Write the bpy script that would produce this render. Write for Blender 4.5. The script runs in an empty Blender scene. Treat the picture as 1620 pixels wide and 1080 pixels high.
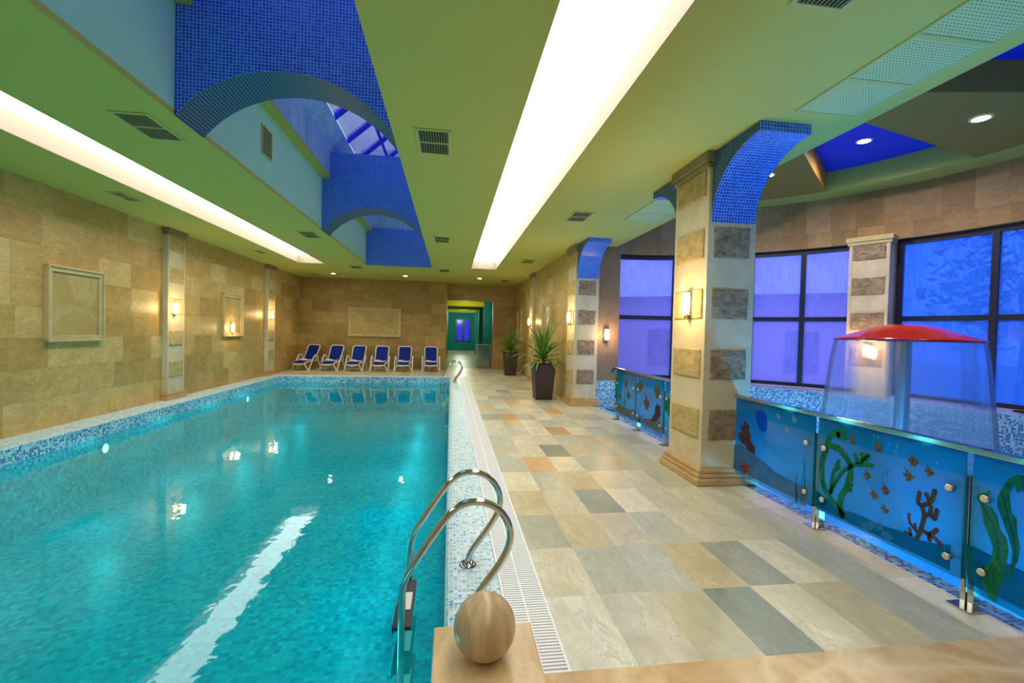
import bpy, bmesh, math, random
from math import sin, cos, pi, radians as R
from mathutils import Vector, Matrix
from mathutils.geometry import tessellate_polygon
rnd = random.Random(7)
scene = bpy.context.scene
COL = scene.collection

# ------------------------------------------------------------------ helpers
class MB:
    """collects shapes; build() links them as ONE mesh object"""
    def __init__(s):
        s.v = []; s.f = []; s.m = []; s.sm = []; s.uv = {}
    def face(s, idx, m=0, smooth=False, uv=None):
        if uv: s.uv[len(s.f)] = uv
        s.f.append(tuple(idx)); s.m.append(m); s.sm.append(smooth)
    def add(s, pts):
        b = len(s.v); s.v += [tuple(p) for p in pts]; return b
    def poly(s, pts, m=0, uv=None):
        b = s.add(pts); s.face(range(b, b + len(pts)), m, False, uv); return s
    def box(s, x0, x1, y0, y1, z0, z1, m=0):
        b = s.add([(x0,y0,z0),(x1,y0,z0),(x1,y1,z0),(x0,y1,z0),(x0,y0,z1),(x1,y0,z1),(x1,y1,z1),(x0,y1,z1)])
        for q in ((0,3,2,1),(4,5,6,7),(0,1,5,4),(1,2,6,5),(2,3,7,6),(3,0,4,7)): s.face([b+i for i in q], m)
        return s
    def frustum(s, c, bot, top, z0, z1, m=0, cap=True):
        x, y = c; v = []
        for (hx, hy), z in ((bot, z0), (top, z1)):
            v += [(x-hx,y-hy,z),(x+hx,y-hy,z),(x+hx,y+hy,z),(x-hx,y+hy,z)]
        b = s.add(v)
        qs = [(0,3,2,1),(0,1,5,4),(1,2,6,5),(2,3,7,6),(3,0,4,7)] + ([(4,5,6,7)] if cap else [])
        for q in qs: s.face([b+i for i in q], m)
        return s
    def prism(s, poly2, axis, a, b, m=0, capm=None, smooth=False):
        """extrude a 2D outline along an axis: x -> (y,z), y -> (x,z), z -> (x,y)"""
        def P(p, t):
            return {'x': (t,p[0],p[1]), 'y': (p[0],t,p[1]), 'z': (p[0],p[1],t)}[axis]
        n = len(poly2)
        i0 = s.add([P(p, a) for p in poly2]); i1 = s.add([P(p, b) for p in poly2])
        cm = m if capm is None else capm
        for t in tessellate_polygon([[Vector((p[0], p[1], 0)) for p in poly2]]):
            s.face([i0+k for k in t], cm); s.face([i1+k for k in reversed(t)], cm)
        for k in range(n):
            l = (k+1) % n
            s.face([i0+k, i0+l, i1+l, i1+k], m, smooth)
        return s
    def tube(s, pts, r, n=10, m=0, cap=True, closed=False):
        pts = [Vector(p) for p in pts]; rings = []; up = None
        N = len(pts)
        for i, p in enumerate(pts):
            if closed: d = pts[(i+1) % N] - pts[i-1]
            else: d = pts[min(i+1, N-1)] - pts[max(i-1, 0)]
            d.normalize()
            if up is None:
                up = d.cross(Vector((0,0,1)))
                if up.length < .1: up = d.cross(Vector((0,1,0)))
                up.normalize()
            up = (up - d*up.dot(d)).normalized(); w = d.cross(up)
            rr = r[i] if isinstance(r, (list, tuple)) else r
            rings.append(s.add([p + (up*cos(2*pi*k/n) + w*sin(2*pi*k/n))*rr for k in range(n)]))
        for i in range(N if closed else N-1):
            a, b = rings[i], rings[(i+1) % N]
            for k in range(n):
                l = (k+1) % n
                s.face([a+k, a+l, b+l, b+k], m, True)
        if cap and not closed:
            s.face([rings[0]+k for k in reversed(range(n))], m); s.face([rings[-1]+k for k in range(n)], m)
        return s
    def lathe(s, prof, c=(0,0), n=32, m=0, a0=0, a1=2*pi):
        full = abs(a1-a0-2*pi) < 1e-6; rings = []; cnt = n if full else n+1
        for (r, z) in prof:
            rings.append(s.add([(c[0]+r*cos(a0+(a1-a0)*k/n), c[1]+r*sin(a0+(a1-a0)*k/n), z) for k in range(cnt)]))
        for a, b in zip(rings, rings[1:]):
            for k in range(n):
                l = (k+1) % cnt
                s.face([a+k, a+l, b+l, b+k], m, True)
        return s
    def build(s, name, mats, parent=None, bevel=0, kind=None, label=None, fix=True, mod=None):
        me = bpy.data.meshes.new(name)
        off = Vector((0,0,0)); p = parent
        while p is not None: off += p.location; p = p.parent
        me.from_pydata([Vector(v)-off for v in s.v], [], s.f)
        if not isinstance(mats, (list, tuple)): mats = [mats]
        for m in mats: me.materials.append(m)
        uvl = me.uv_layers.new(name='UVMap')
        for i, pl in enumerate(me.polygons):
            pl.material_index = s.m[i]; pl.use_smooth = s.sm[i]
            if i in s.uv:
                for li, u in zip(pl.loop_indices, s.uv[i]): uvl.data[li].uv = u
            else:
                nx, ny, nz = (abs(c) for c in pl.normal)
                for li in pl.loop_indices:
                    c = s.v[me.loops[li].vertex_index]
                    uvl.data[li].uv = (c[0], c[1]) if nz >= nx and nz >= ny else ((c[1], c[2]) if nx >= ny else (c[0], c[2]))
        if fix and not s.uv:
            bm = bmesh.new(); bm.from_mesh(me); bmesh.ops.recalc_face_normals(bm, faces=bm.faces); bm.to_mesh(me); bm.free()
        me.update()
        o = bpy.data.objects.new(name, me); COL.objects.link(o)
        if parent is not None: o.parent = parent
        if bevel:
            b = o.modifiers.new('bevel', 'BEVEL'); b.width = bevel; b.segments = 2; b.limit_method = 'ANGLE'
        if kind: o['kind'] = kind
        if label: o['label'] = label
        return o

def thing(name, label, cat, loc=(0,0,0), group=None):
    o = bpy.data.objects.new(name, None); COL.objects.link(o)
    o.location = loc; o.empty_display_size = .2
    o['label'] = label; o['category'] = cat
    if group: o['group'] = group
    return o
def tag(o, label, cat, group=None):
    o['label'] = label; o['category'] = cat
    if group: o['group'] = group
    return o
def copy_thing(root, loc, rz=0, label=None, group=None):
    r = root.copy(); COL.objects.link(r); r.location = loc; r.rotation_euler = (0,0,rz)
    if label: r['label'] = label
    if group: r['group'] = group
    for ch in list(root.children):
        c = ch.copy(); COL.objects.link(c); c.parent = r
        for g in list(ch.children):
            d = g.copy(); COL.objects.link(d); d.parent = c
    return r
def S(name, mb, mat, bevel=0): return mb.build(name, mat, None, bevel, 'structure')
def smooth_path(pts, k=6):
    """Catmull-Rom through the points"""
    P = [Vector(p) for p in pts]; P = [P[0]*2-P[1]] + P + [P[-1]*2-P[-2]]; out = []
    for i in range(1, len(P)-2):
        for j in range(k):
            t = j/k; a, b, c, d = P[i-1], P[i], P[i+1], P[i+2]
            out.append(.5*((2*b)+(c-a)*t+(2*a-5*b+4*c-d)*t*t+(3*b-a-3*c+d)*t**3))
    out.append(P[-2]); return out

# ------------------------------------------------------------------ materials
def lin(c): return tuple(((x/255)/12.92 if x/255 <= .04045 else ((x/255+.055)/1.055)**2.4) for x in c) + (1,)
class N:
    def __init__(s, name):
        s.mat = bpy.data.materials.new(name); s.mat.use_nodes = True
        s.t = s.mat.node_tree; s.t.nodes.clear()
        s.out = s.t.nodes.new('ShaderNodeOutputMaterial')
    def n(s, typ, ins=None, **kw):
        nd = s.t.nodes.new('ShaderNode'+typ)
        for k, v in kw.items(): setattr(nd, k, v)
        for k, v in (ins or {}).items():
            if isinstance(v, bpy.types.NodeSocket): s.t.links.new(v, nd.inputs[k])
            else: nd.inputs[k].default_value = v
        return nd
    def math(s, op, a, b=0, c=0):
        return s.n('Math', {0: a, 1: b, 2: c}, operation=op).outputs[0]
    def uv(s): return s.n('TexCoord').outputs['UV']
    def obj(s): return s.n('TexCoord').outputs['Object']
    def ramp(s, fac, stops, interp='CONSTANT'):
        r = s.n('ValToRGB', {0: fac}); cr = r.color_ramp; cr.interpolation = interp
        while len(cr.elements) < len(stops): cr.elements.new(.5)
        for e, (p, c) in zip(cr.elements, stops): e.position = p; e.color = c
        return r.outputs[0]
    def mix(s, fac, a, b, blend='MIX'):
        return s.n('Mix', {0: fac, 6: a, 7: b}, data_type='RGBA', blend_type=blend).outputs[2]
    def noise(s, vec, scale, detail=4, rough=.6, dist=0):
        return s.n('TexNoise', {'Vector': vec, 'Scale': scale, 'Detail': detail, 'Roughness': rough, 'Distortion': dist}).outputs[0]
    def vscale(s, vec, sc): return s.n('Mapping', {'Vector': vec, 'Scale': sc}).outputs[0]
    def bump(s, h, st=.2, d=.01): return s.n('Bump', {'Height': h, 'Strength': st, 'Distance': d}).outputs[0]
    def bsdf(s, col, rough=.5, metal=0, normal=None, spec=.5, **kw):
        ins = {'Base Color': col, 'Roughness': rough, 'Metallic': metal, 'Specular IOR Level': spec}
        if normal is not None: ins['Normal'] = normal
        ins.update(kw)
        return s.n('BsdfPrincipled', ins).outputs[0]
    def end(s, sh):
        s.t.links.new(sh, s.out.inputs[0]); return s.mat

def plain(name, rgb, rough=.5, metal=0, var=.08, scale=6, spec=.5, bump=0):
    n = N(name); o = n.obj(); ns = n.noise(o, scale)
    c = n.mix(ns, tuple(x*(1-var) for x in lin(rgb)[:3])+(1,), tuple(min(1, x*(1+var)) for x in lin(rgb)[:3])+(1,))
    return n.end(n.bsdf(c, rough, metal, n.bump(ns, bump) if bump else None, spec))
def emis(name, rgb, st, falloff=None):
    n = N(name); e = n.n('Emission', {'Color': rgb if len(rgb) == 4 else lin(rgb), 'Strength': st}); return n.end(e.outputs[0])
def mosaic(name, size, stops, grout, g=.06, rough=.25, spec=.5, wide=1.0):
    n = N(name); uv = n.vscale(n.uv(), (1/(size*wide), 1/size, 1))
    cell = n.n('VectorMath', {0: uv}, operation='FLOOR').outputs[0]
    wn = n.n('TexWhiteNoise', {'Vector': cell}, noise_dimensions='3D').outputs['Value']
    col = n.ramp(wn, stops)
    fr = n.n('SeparateXYZ', {0: n.n('VectorMath', {0: uv}, operation='FRACTION').outputs[0]})
    d = n.math('MAXIMUM', n.math('ABSOLUTE', n.math('SUBTRACT', fr.outputs[0], .5)), n.math('ABSOLUTE', n.math('SUBTRACT', fr.outputs[1], .5)))
    gm = n.math('GREATER_THAN', d, .5-g)
    c = n.mix(gm, col, grout)
    return n.end(n.bsdf(c, n.math('ADD', n.math('MULTIPLY', gm, .4), rough), 0, None, spec))
def travertine(name, tones, bw=.78, rh=.449, vein=.38, joint=.32, rough=.42, vert=False, z0=0.0, swirl=.25):
    n = N(name); uv = n.uv(); sp = n.n('SeparateXYZ', {0: uv})
    u, v = sp.outputs[0], sp.outputs[1]
    if vert: bw, rh = rh, bw
    vr = n.math('DIVIDE', n.math('SUBTRACT', v, z0), rh); row = n.math('FLOOR', vr)
    off = n.n('TexWhiteNoise', {'W': row}, noise_dimensions='1D').outputs['Value']
    ur = n.math('ADD', n.math('DIVIDE', u, bw), n.math('MULTIPLY', off, 3.7)); cu = n.math('FLOOR', ur)
    cell = n.n('CombineXYZ', {0: cu, 1: row}).outputs[0]
    w = n.n('TexWhiteNoise', {'Vector': cell}, noise_dimensions='3D')
    base = n.ramp(w.outputs['Value'], [(i/len(tones), lin(t)) for i, t in enumerate(tones)])
    # every slab has its own piece of the stone
    sh = n.n('VectorMath', {0: uv, 1: n.n('VectorMath', {0: w.outputs['Color'], 'Scale': 9.0}, operation='SCALE').outputs[0]}, operation='ADD').outputs[0]
    cl = n.noise(n.vscale(sh, (1.3, 1.8, 1)), 2.0, 12, .72, swirl)
    fine = n.ramp(n.noise(n.vscale(sh, (4, 8, 1)), 5, 8, .75, .3), [(.42,(0,0,0,1)),(.66,(1,1,1,1))], 'LINEAR')
    ve = n.math('SUBTRACT', 1, n.math('MULTIPLY', n.math('ABSOLUTE', n.math('SUBTRACT', n.noise(n.vscale(sh, (1,1.5,1)), 2.0, 6, .62, .5), .5)), 34), )
    ve = n.math('MULTIPLY', n.math('MAXIMUM', ve, 0), vein)
    c = n.mix(n.ramp(cl, [(.3, (0,0,0,1)), (.72, (1,1,1,1))], 'LINEAR'), n.mix(1.0, base, (.76,.71,.62,1), 'MULTIPLY'), n.mix(1.0, base, (1.08,1.07,1.04,1), 'MULTIPLY'))
    c = n.mix(n.math('MULTIPLY', fine, .45), c, n.mix(1.0, c, (.66,.6,.5,1), 'MULTIPLY'))
    c = n.mix(ve, c, n.mix(1.0, base, (1.3,1.3,1.25,1), 'MULTIPLY'))
    fu = n.math('ABSOLUTE', n.math('SUBTRACT', n.math('FRACT', ur), .5)); fv = n.math('ABSOLUTE', n.math('SUBTRACT', n.math('FRACT', vr), .5))
    j = n.math('MAXIMUM', n.math('GREATER_THAN', fu, .5-.0035/bw), n.math('GREATER_THAN', fv, .5-.0035/rh))
    c = n.mix(n.math('MULTIPLY', j, joint), c, lin((110,90,60)))
    return n.end(n.bsdf(c, rough, 0, n.bump(fine, .12, .004), .4))

def stone(name, a, b, scale=3, stretch=(1,1,1), rough=.5, dist=1.0, bump=.25, vein=None, speck=.4):
    n = N(name); o = n.vscale(n.obj(), stretch)
    ns = n.noise(o, scale, 8, .65, dist); f = n.noise(o, scale*9, 4, .7)
    c = n.mix(n.ramp(ns, [(.36,(0,0,0,1)),(.64,(1,1,1,1))], 'LINEAR'), lin(a), lin(b))
    c = n.mix(n.math('MULTIPLY', n.ramp(f, [(.42,(0,0,0,1)),(.62,(1,1,1,1))], 'LINEAR'), speck), c, n.mix(1.0, c, (.55,.5,.45,1), 'MULTIPLY'))
    if vein:
        ve = n.math('MAXIMUM', n.math('SUBTRACT', 1, n.math('MULTIPLY', n.math('ABSOLUTE', n.math('SUBTRACT', n.noise(o, scale*.5, 3, .5, .8), .5)), 22)), 0)
        c = n.mix(n.math('MULTIPLY', ve, .7), c, lin(vein))
    return n.end(n.bsdf(c, rough, 0, n.bump(f, bump, .01), .4))

M = {}
M['paint'] = plain('ceiling_paint', (202,200,104), .75, 0, .03, 1.5, .2)
M['paint_cyan'] = plain('well_paint', (186,240,216), .8, 0, .04, 2, .2)
M['plaster_blue'] = stone('blue_plaster', (150,190,238), (205,226,250), 1.6, (1,1,.35), .8, .5, .1)
M['brown_paint'] = plain('brown_paint', (152,132,58), .7, 0, .05, 2, .2)
M['blue_paint'] = plain('blue_paint', (12,60,225), .6, 0, .04, 2, .3)
M['ochre'] = plain('ochre_paint', (190,145,50), .6, 0, .05, 2, .3)
M['ring_paint'] = plain('ring_paint', (172,186,92), .75, 0, .03, 2, .2)
WT = [(212,180,114),(204,170,104),(220,190,126),(196,162,98),(208,176,110),(224,200,142)]
M['wall'] = travertine('travertine_wall', WT)
M['wall_far'] = travertine('travertine_far_wall', [(182,154,96),(176,146,90),(190,162,104),(170,140,84),(184,156,98)])
M['wall_bay'] = travertine('travertine_bay_wall', [(176,142,98),(186,152,108),(166,132,90),(180,146,102),(194,162,120)], .95, .42, .35, .3, .5, True)
M['pier'] = travertine('travertine_pier', [(158,134,108),(150,126,100)], .6, 1.2, .3, .25)
M['cream'] = stone('cream_stone', (206,190,152), (224,210,176), 2.2, (1,1,1), .5, .6, .1, None, .10)
M['brown_rough'] = stone('rough_brown_stone', (128,104,80), (190,168,134), 7, (1,1,1.6), .75, 1.2, .9)
M['ochre_rough'] = stone('rough_tan_stone', (184,158,96), (220,198,136), 7, (1,1,1.6), .75, 1.0, .9)
M['base'] = stone('base_stone', (196,160,108), (212,180,130), 2.5, (1,1,2), .4, .6, .1)
M['cap'] = stone('cap_stone', (140,124,88), (164,148,108), 3, (1,1,2), .5, .6, .1)
M['frame_stone'] = stone('frame_stone', (196,176,124), (212,194,146), 4, (1,1,1), .45, .6, .1, None, .10)
M['panel'] = stone('panel_marble', (184,158,98), (196,170,110), 1.6, (1,1,1), .3, 1.2, .05, (206,184,128), .12)
M['platform'] = stone('platform_marble', (196,160,112), (222,192,146), 2.2, (1,1,1), .32, 1.6, .06, (232,208,170), .15)
M['ball'] = stone('banded_marble', (172,140,100), (208,180,140), 2.6, (4.5,2.2,.3), .26, .5, .04, None, .15)
M['mos_blue'] = mosaic('blue_mosaic', .0325, [(0,lin((20,84,226))),(.25,lin((26,98,236))),(.5,lin((18,74,214))),(.75,lin((42,112,242)))], lin((150,190,240)), .09, .25)
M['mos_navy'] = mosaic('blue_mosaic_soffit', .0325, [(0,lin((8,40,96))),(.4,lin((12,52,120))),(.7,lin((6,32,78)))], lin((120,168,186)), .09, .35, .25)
M['mos_curb'] = mosaic('pale_curb_mosaic', .0265, [(0,lin((192,218,224))),(.3,lin((212,232,236))),(.52,lin((178,212,222))),(.68,lin((140,192,214))),(.8,lin((96,166,206))),(.9,lin((128,190,206)))], lin((222,234,238)), .07, .34, .35)
M['mos_band'] = mosaic('blue_band_mosaic', .03, [(0,lin((160,208,224))),(.22,lin((200,226,234))),(.42,lin((40,120,190))),(.62,lin((90,170,212))),(.78,lin((24,92,166))),(.9,lin((120,196,220)))], lin((196,224,232)), .06, .2)
M['mos_pool'] = mosaic('pool_floor_mosaic', .05, [(0,lin((0,180,198))),(.2,lin((0,164,190))),(.42,lin((30,200,210))),(.6,lin((0,140,174))),(.74,lin((8,190,204))),(.9,lin((70,214,220)))], lin((40,180,190)), .05, .35)
M['mos_kids'] = mosaic('wading_pool_mosaic', .03, [(0,lin((150,206,224))),(.3,lin((60,150,200))),(.55,lin((200,228,236))),(.75,lin((36,112,176)))], lin((190,224,232)), .06, .25)
M['steel'] = plain('polished_steel', (206,204,198), .1, 1.0, .02)
M['steel_b'] = plain('brushed_steel', (170,172,170), .28, 1.0, .04)
M['white_pl'] = plain('white_plastic', (232,230,222), .35, 0, .02)
M['grate'] = plain('white_grate_plastic', (240,242,244), .4, 0, .02)
M['gap'] = plain('grate_gap', (150,160,172), .6, 0, .05)
M['sling'] = plain('blue_sling', (8,38,140), .7, 0, .1, 60, .2)
M['towel'] = plain('white_towel', (236,234,230), .9, 0, .05, 40, .1, .3)
M['pot'] = plain('dark_pot', (62,50,48), .45, 0, .06, 8)
M['soil'] = plain('soil', (50,40,28), .9, 0, .3, 40, .1, .5)
M['stem'] = plain('plant_stem', (120,110,60), .7, 0, .2, 20)
M['red'] = plain('red_gloss', (214,18,24), .16, 0, .03)
M['window_frame'] = plain('dark_window_frame', (26,34,58), .4, 0, .05)
M['vent'] = plain('vent_frame', (196,200,116), .6, 0, .03)
M['vent_slat'] = plain('vent_slat', (130,132,86), .6, 0, .03)
M['vent_dark'] = plain('vent_dark', (48,50,30), .8, 0, .05)
M['teal_wall'] = plain('teal_wall', (20,120,126), .7, 0, .06, 2, .2)
M['teal_rib'] = plain('teal_rib', (44,150,150), .7, 0, .06, 2, .2)
M['yellow'] = plain('yellow_beam', (214,206,40), .7, 0, .05, 2, .2)
M['corr_floor'] = stone('corridor_floor', (150,142,84), (176,166,106), 1.2, (1,.4,1), .35, .5, .02)
M['cove'] = emis('luminous_ceiling', (1,.965,.88,1), 6.4)
M['cove_side'] = plain('cove_side', (150,138,120), .8, 0, .02)
M['lamp'] = emis('lamp_lens', (1,.94,.82,1), 60)
M['lamp_w'] = emis('cool_lamp_lens', (1,.97,.95,1), 40)
M['trim_w'] = plain('white_trim', (230,226,205), .4, 0, .02)
M['uwlamp'] = emis('underwater_lamp', (.25,1,.85,1), 9)
M['corr_lamp'] = emis('corridor_lamp', (1,.95,.6,1), 9)
M['facade'] = plain('outside_wall', (235,215,232), .8, 0, .12, .6)
M['facade_dark'] = plain('outside_window', (80,80,120), .5, 0, .1)
M['tree_leaf'] = plain('tree_leaf', (40,66,60), .7, 0, .3, 3)
M['bark'] = plain('tree_bark', (50,40,34), .9, 0, .2)
M['ground_out'] = plain('outside_ground', (120,120,140), .9, 0, .2)

def shade_mat():
    n = N('sconce_shade'); o = n.obj()
    z = n.n('SeparateXYZ', {0: n.n('TexCoord').outputs['Generated']}).outputs[2]
    f = n.ramp(z, [(0, (.25,.25,.25,1)), (.45, (1,1,1,1)), (.75,(.8,.8,.8,1)), (1, (.3,.3,.3,1))], 'LINEAR')
    return n.end(n.n('Emission', {'Color': (1,.66,.34,1), 'Strength': n.math('MULTIPLY', f, 9.0)}).outputs[0])
M['shade'] = shade_mat()
def leaf_mat():
    n = N('leaf_green'); o = n.obj(); ns = n.noise(o, 5, 3)
    c = n.mix(ns, lin((22,78,26)), lin((118,168,54)))
    return n.end(n.bsdf(c, .35, 0, None, .5))
M['leaf'] = leaf_mat()
def slate_mat():
    n = N('slate_tiles'); at = n.n('VertexColor', layer_name='tile').outputs[0]
    uv = n.uv(); tid = n.n('VertexColor', layer_name='tile_id').outputs[0]
    sh = n.n('VectorMath', {0: uv, 1: n.n('VectorMath', {0: tid, 'Scale': 20.0}, operation='SCALE').outputs[0]}, operation='ADD').outputs[0]
    a = n.noise(n.vscale(sh, (2.4,1.0,1)), 2.2, 10, .7, .6)
    b = n.noise(n.vscale(sh, (9,3,1)), 4, 6, .7, .8)
    c = n.mix(n.ramp(a, [(.32,(0,0,0,1)),(.68,(1,1,1,1))], 'LINEAR'), n.mix(1.0, at, (.72,.7,.62,1), 'MULTIPLY'), n.mix(1.0, at, (1.1,1.1,1.08,1), 'MULTIPLY'))
    c = n.mix(n.math('MULTIPLY', n.ramp(b, [(.5,(0,0,0,1)),(.7,(1,1,1,1))], 'LINEAR'), .4), c, n.mix(1.0, at, (.62,.58,.48,1), 'MULTIPLY'))
    fn = n.noise(n.vscale(sh, (14,6,1)), 6, 8, .8, .4)
    c = n.mix(n.math('MULTIPLY', n.ramp(fn, [(.46,(0,0,0,1)),(.66,(1,1,1,1))], 'LINEAR'), .5), c, n.mix(1.0, at, (.74,.73,.68,1), 'MULTIPLY'))
    cr = n.math('MAXIMUM', n.math('SUBTRACT', 1, n.math('MULTIPLY', n.math('ABSOLUTE', n.math('SUBTRACT', n.noise(n.vscale(sh, (2.6,.9,1)), 2.4, 8, .66, .9), .5)), 40)), 0)
    c = n.mix(n.math('MULTIPLY', n.math('MULTIPLY', cr, n.ramp(a, [(.45,(0,0,0,1)),(.6,(1,1,1,1))], 'LINEAR')), .6), c, n.mix(1.0, at, (.42,.42,.38,1), 'MULTIPLY'))
    sp = n.n('SeparateXYZ', {0: uv})
    fu = n.math('ABSOLUTE', n.math('SUBTRACT', n.math('FRACT', n.math('DIVIDE', n.math('SUBTRACT', sp.outputs[0], .605), .336)), .5))
    fv = n.math('ABSOLUTE', n.math('SUBTRACT', n.math('FRACT', n.math('DIVIDE', n.math('SUBTRACT', sp.outputs[1], 2.04), .611)), .5))
    j = n.math('MAXIMUM', n.math('GREATER_THAN', fu, .5-.009), n.math('GREATER_THAN', fv, .5-.005))
    c = n.mix(n.math('MULTIPLY', j, .5), c, lin((196,190,170)))
    return n.end(n.bsdf(c, n.math('ADD', n.math('MULTIPLY', a, .25), .2), 0, n.bump(b, .1, .004), .4))
M['slate'] = slate_mat()
def water_mat(name, tint, bscale, bst, gloss=(1,1,1,1), haze=None):
    n = N(name); o = n.obj()
    h = n.math('ADD', n.noise(n.vscale(o, (1,1,1)), bscale, 2, .5, .6), n.math('MULTIPLY', n.noise(o, bscale*3.3, 2, .5, .4), .3))
    nb = n.bump(h, bst, .05)
    tr = n.n('BsdfTransparent', {'Color': tint}).outputs[0]
    gl = n.n('BsdfGlossy', {'Color': gloss, 'Roughness': .02, 'Normal': nb}).outputs[0]
    fr = n.n('Fresnel', {'IOR': 1.33, 'Normal': nb}).outputs[0]
    if haze:
        df = n.n('BsdfDiffuse', {'Color': haze}).outputs[0]
        tr = n.n('MixShader', {0: .30, 1: tr, 2: df}).outputs[0]
    return n.end(n.n('MixShader', {0: fr, 1: tr, 2: gl}).outputs[0])
M['water'] = water_mat('pool_water', (.45,.97,.99,1), 2.4, .055, (.78,.88,.9,1), (0,.60,.70,1))
M['kids_water'] = water_mat('wading_water', (.35,.75,1,1), 4, .1)
def window_glass(name, tcol, dcol, mixf, streak=True, seed=0):
    n = N(name); uv = n.uv()
    st = n.noise(n.vscale(uv, (9,.7,1)), 3, 5, .6, .3); bl = n.noise(uv, 2.2, 6, .7, .8); dr = n.noise(n.vscale(uv,(5,3,1)), 5, 8, .8, 1.5)
    f = n.math('ADD', n.math('MULTIPLY', st, .5), n.math('MULTIPLY', bl, .5))
    f = n.ramp(f, [(.36,(mixf-.14,)*3+(1,)),(.62,(mixf+.14,)*3+(1,))], 'LINEAR')
    dd = n.ramp(dr, [(.56,(0,0,0,1)),(.7,(1,1,1,1))], 'LINEAR')
    tl = n.n('BsdfTranslucent', {'Color': n.mix(n.math('MULTIPLY', dd, .35), dcol, (.85,.9,1,1))}).outputs[0]
    tr = n.n('BsdfTransparent', {'Color': tcol}).outputs[0]
    a = n.n('MixShader', {0: f, 1: tr, 2: tl}).outputs[0]
    gl = n.n('BsdfGlossy', {'Color': (.9,.92,1,1), 'Roughness': .12}).outputs[0]
    fr = n.math('MULTIPLY', n.n('Fresnel', {'IOR': 1.3}).outputs[0], .8)
    return n.end(n.n('MixShader', {0: fr, 1: a, 2: gl}).outputs[0])
M['fog_glass'] = window_glass('fogged_glass', (.62,.68,1,1), (.46,.50,1,1), .7)
M['fog_glass_blue'] = window_glass('fogged_blue_glass', (.25,.55,1,1), (.06,.36,.95,1), .84)
M['dark_glass'] = window_glass('dark_blue_glass', (.08,.1,.35,1), (.03,.05,.3,1), .5)
M['roof_glass'] = window_glass('roof_glass', (1,.95,.72,1), (1,.88,.66,1), .4)
def panel_glass():
    n = N('painted_glass'); z = n.n('SeparateXYZ', {0: n.uv()}).outputs[1]; uv = n.uv()
    ns = n.noise(uv, 1.2, 3, .5, .5)
    t = n.math('ADD', n.math('DIVIDE', z, .95), n.math('MULTIPLY', n.math('SUBTRACT', ns, .5), .5))
    c = n.ramp(t, [(.1, lin((0,170,200))),(.45, lin((0,214,255))),(.75, lin((4,194,244))),(1, lin((14,166,204)))], 'LINEAR')
    tl = n.n('BsdfTranslucent', {'Color': c}).outputs[0]; df = n.n('BsdfDiffuse', {'Color': c}).outputs[0]
    tr = n.n('BsdfTransparent', {'Color': (.35,.72,1,1)}).outputs[0]
    a = n.n('MixShader', {0: .3, 1: tl, 2: df}).outputs[0]
    a = n.n('MixShader', {0: .2, 1: a, 2: tr}).outputs[0]
    gl = n.n('BsdfGlossy', {'Color': (.8,.9,1,1), 'Roughness': .03}).outputs[0]
    fr = n.n('Fresnel', {'IOR': 1.45}).outputs[0]
    return n.end(n.n('MixShader', {0: fr, 1: a, 2: gl}).outputs[0])
M['panel_glass'] = panel_glass()
def paintfilm(name, a, b, scale=18, alpha=.95):
    n = N(name); ns = n.noise(n.vscale(n.obj(), (1,1,.6)), scale, 4, .6, 1)
    c = n.mix(n.ramp(ns,[(.35,(0,0,0,1)),(.65,(1,1,1,1))],'LINEAR'), lin(a), lin(b))
    d = n.n('MixShader', {0: .35, 1: n.n('BsdfDiffuse', {'Color': c}).outputs[0], 2: n.n('BsdfTranslucent', {'Color': c}).outputs[0]}).outputs[0]
    return n.end(n.n('MixShader', {0: 1-alpha, 1: d, 2: n.n('BsdfTransparent').outputs[0]}).outputs[0])
PF = {'brown': paintfilm('paint_brown', (70,54,42), (106,82,62)), 'rust': paintfilm('paint_rust', (136,64,40), (166,92,58)),
      'ultra': paintfilm('paint_ultramarine', (10,72,206), (24,92,226), 18, .8), 'pale': paintfilm('paint_pale', (104,160,186), (150,190,204), 30, .75),
      'sand': paintfilm('paint_sand', (70,118,120), (104,134,124), 5, .75), 'sand2': paintfilm('paint_teal_sand', (0,96,124), (16,118,140), 4, .8),
      'greysand': paintfilm('paint_grey_sand', (92,108,96), (128,134,112), 30, .85),
      'green': paintfilm('paint_green', (26,116,74), (54,150,96)), 'green2': paintfilm('paint_green_dark', (18,104,84), (36,136,104)),
      'dgreen': paintfilm('paint_dark_green', (10,66,70), (16,84,80)), 'dbrown': paintfilm('paint_dark_brown', (66,62,48), (100,92,66)),
      'fish': paintfilm('paint_fish', (138,128,82), (62,60,44), 60), 'teal': paintfilm('paint_teal', (10,130,170), (20,150,180), 20, .8),
      'stone': paintfilm('paint_shell', (40,140,206), (70,160,214), 14, .7), 'bubble': paintfilm('paint_bubble', (110,190,230), (130,200,236), 14, .7),
      'vein': paintfilm('paint_vein', (60,150,140), (70,160,150), 14, .9)}
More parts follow.
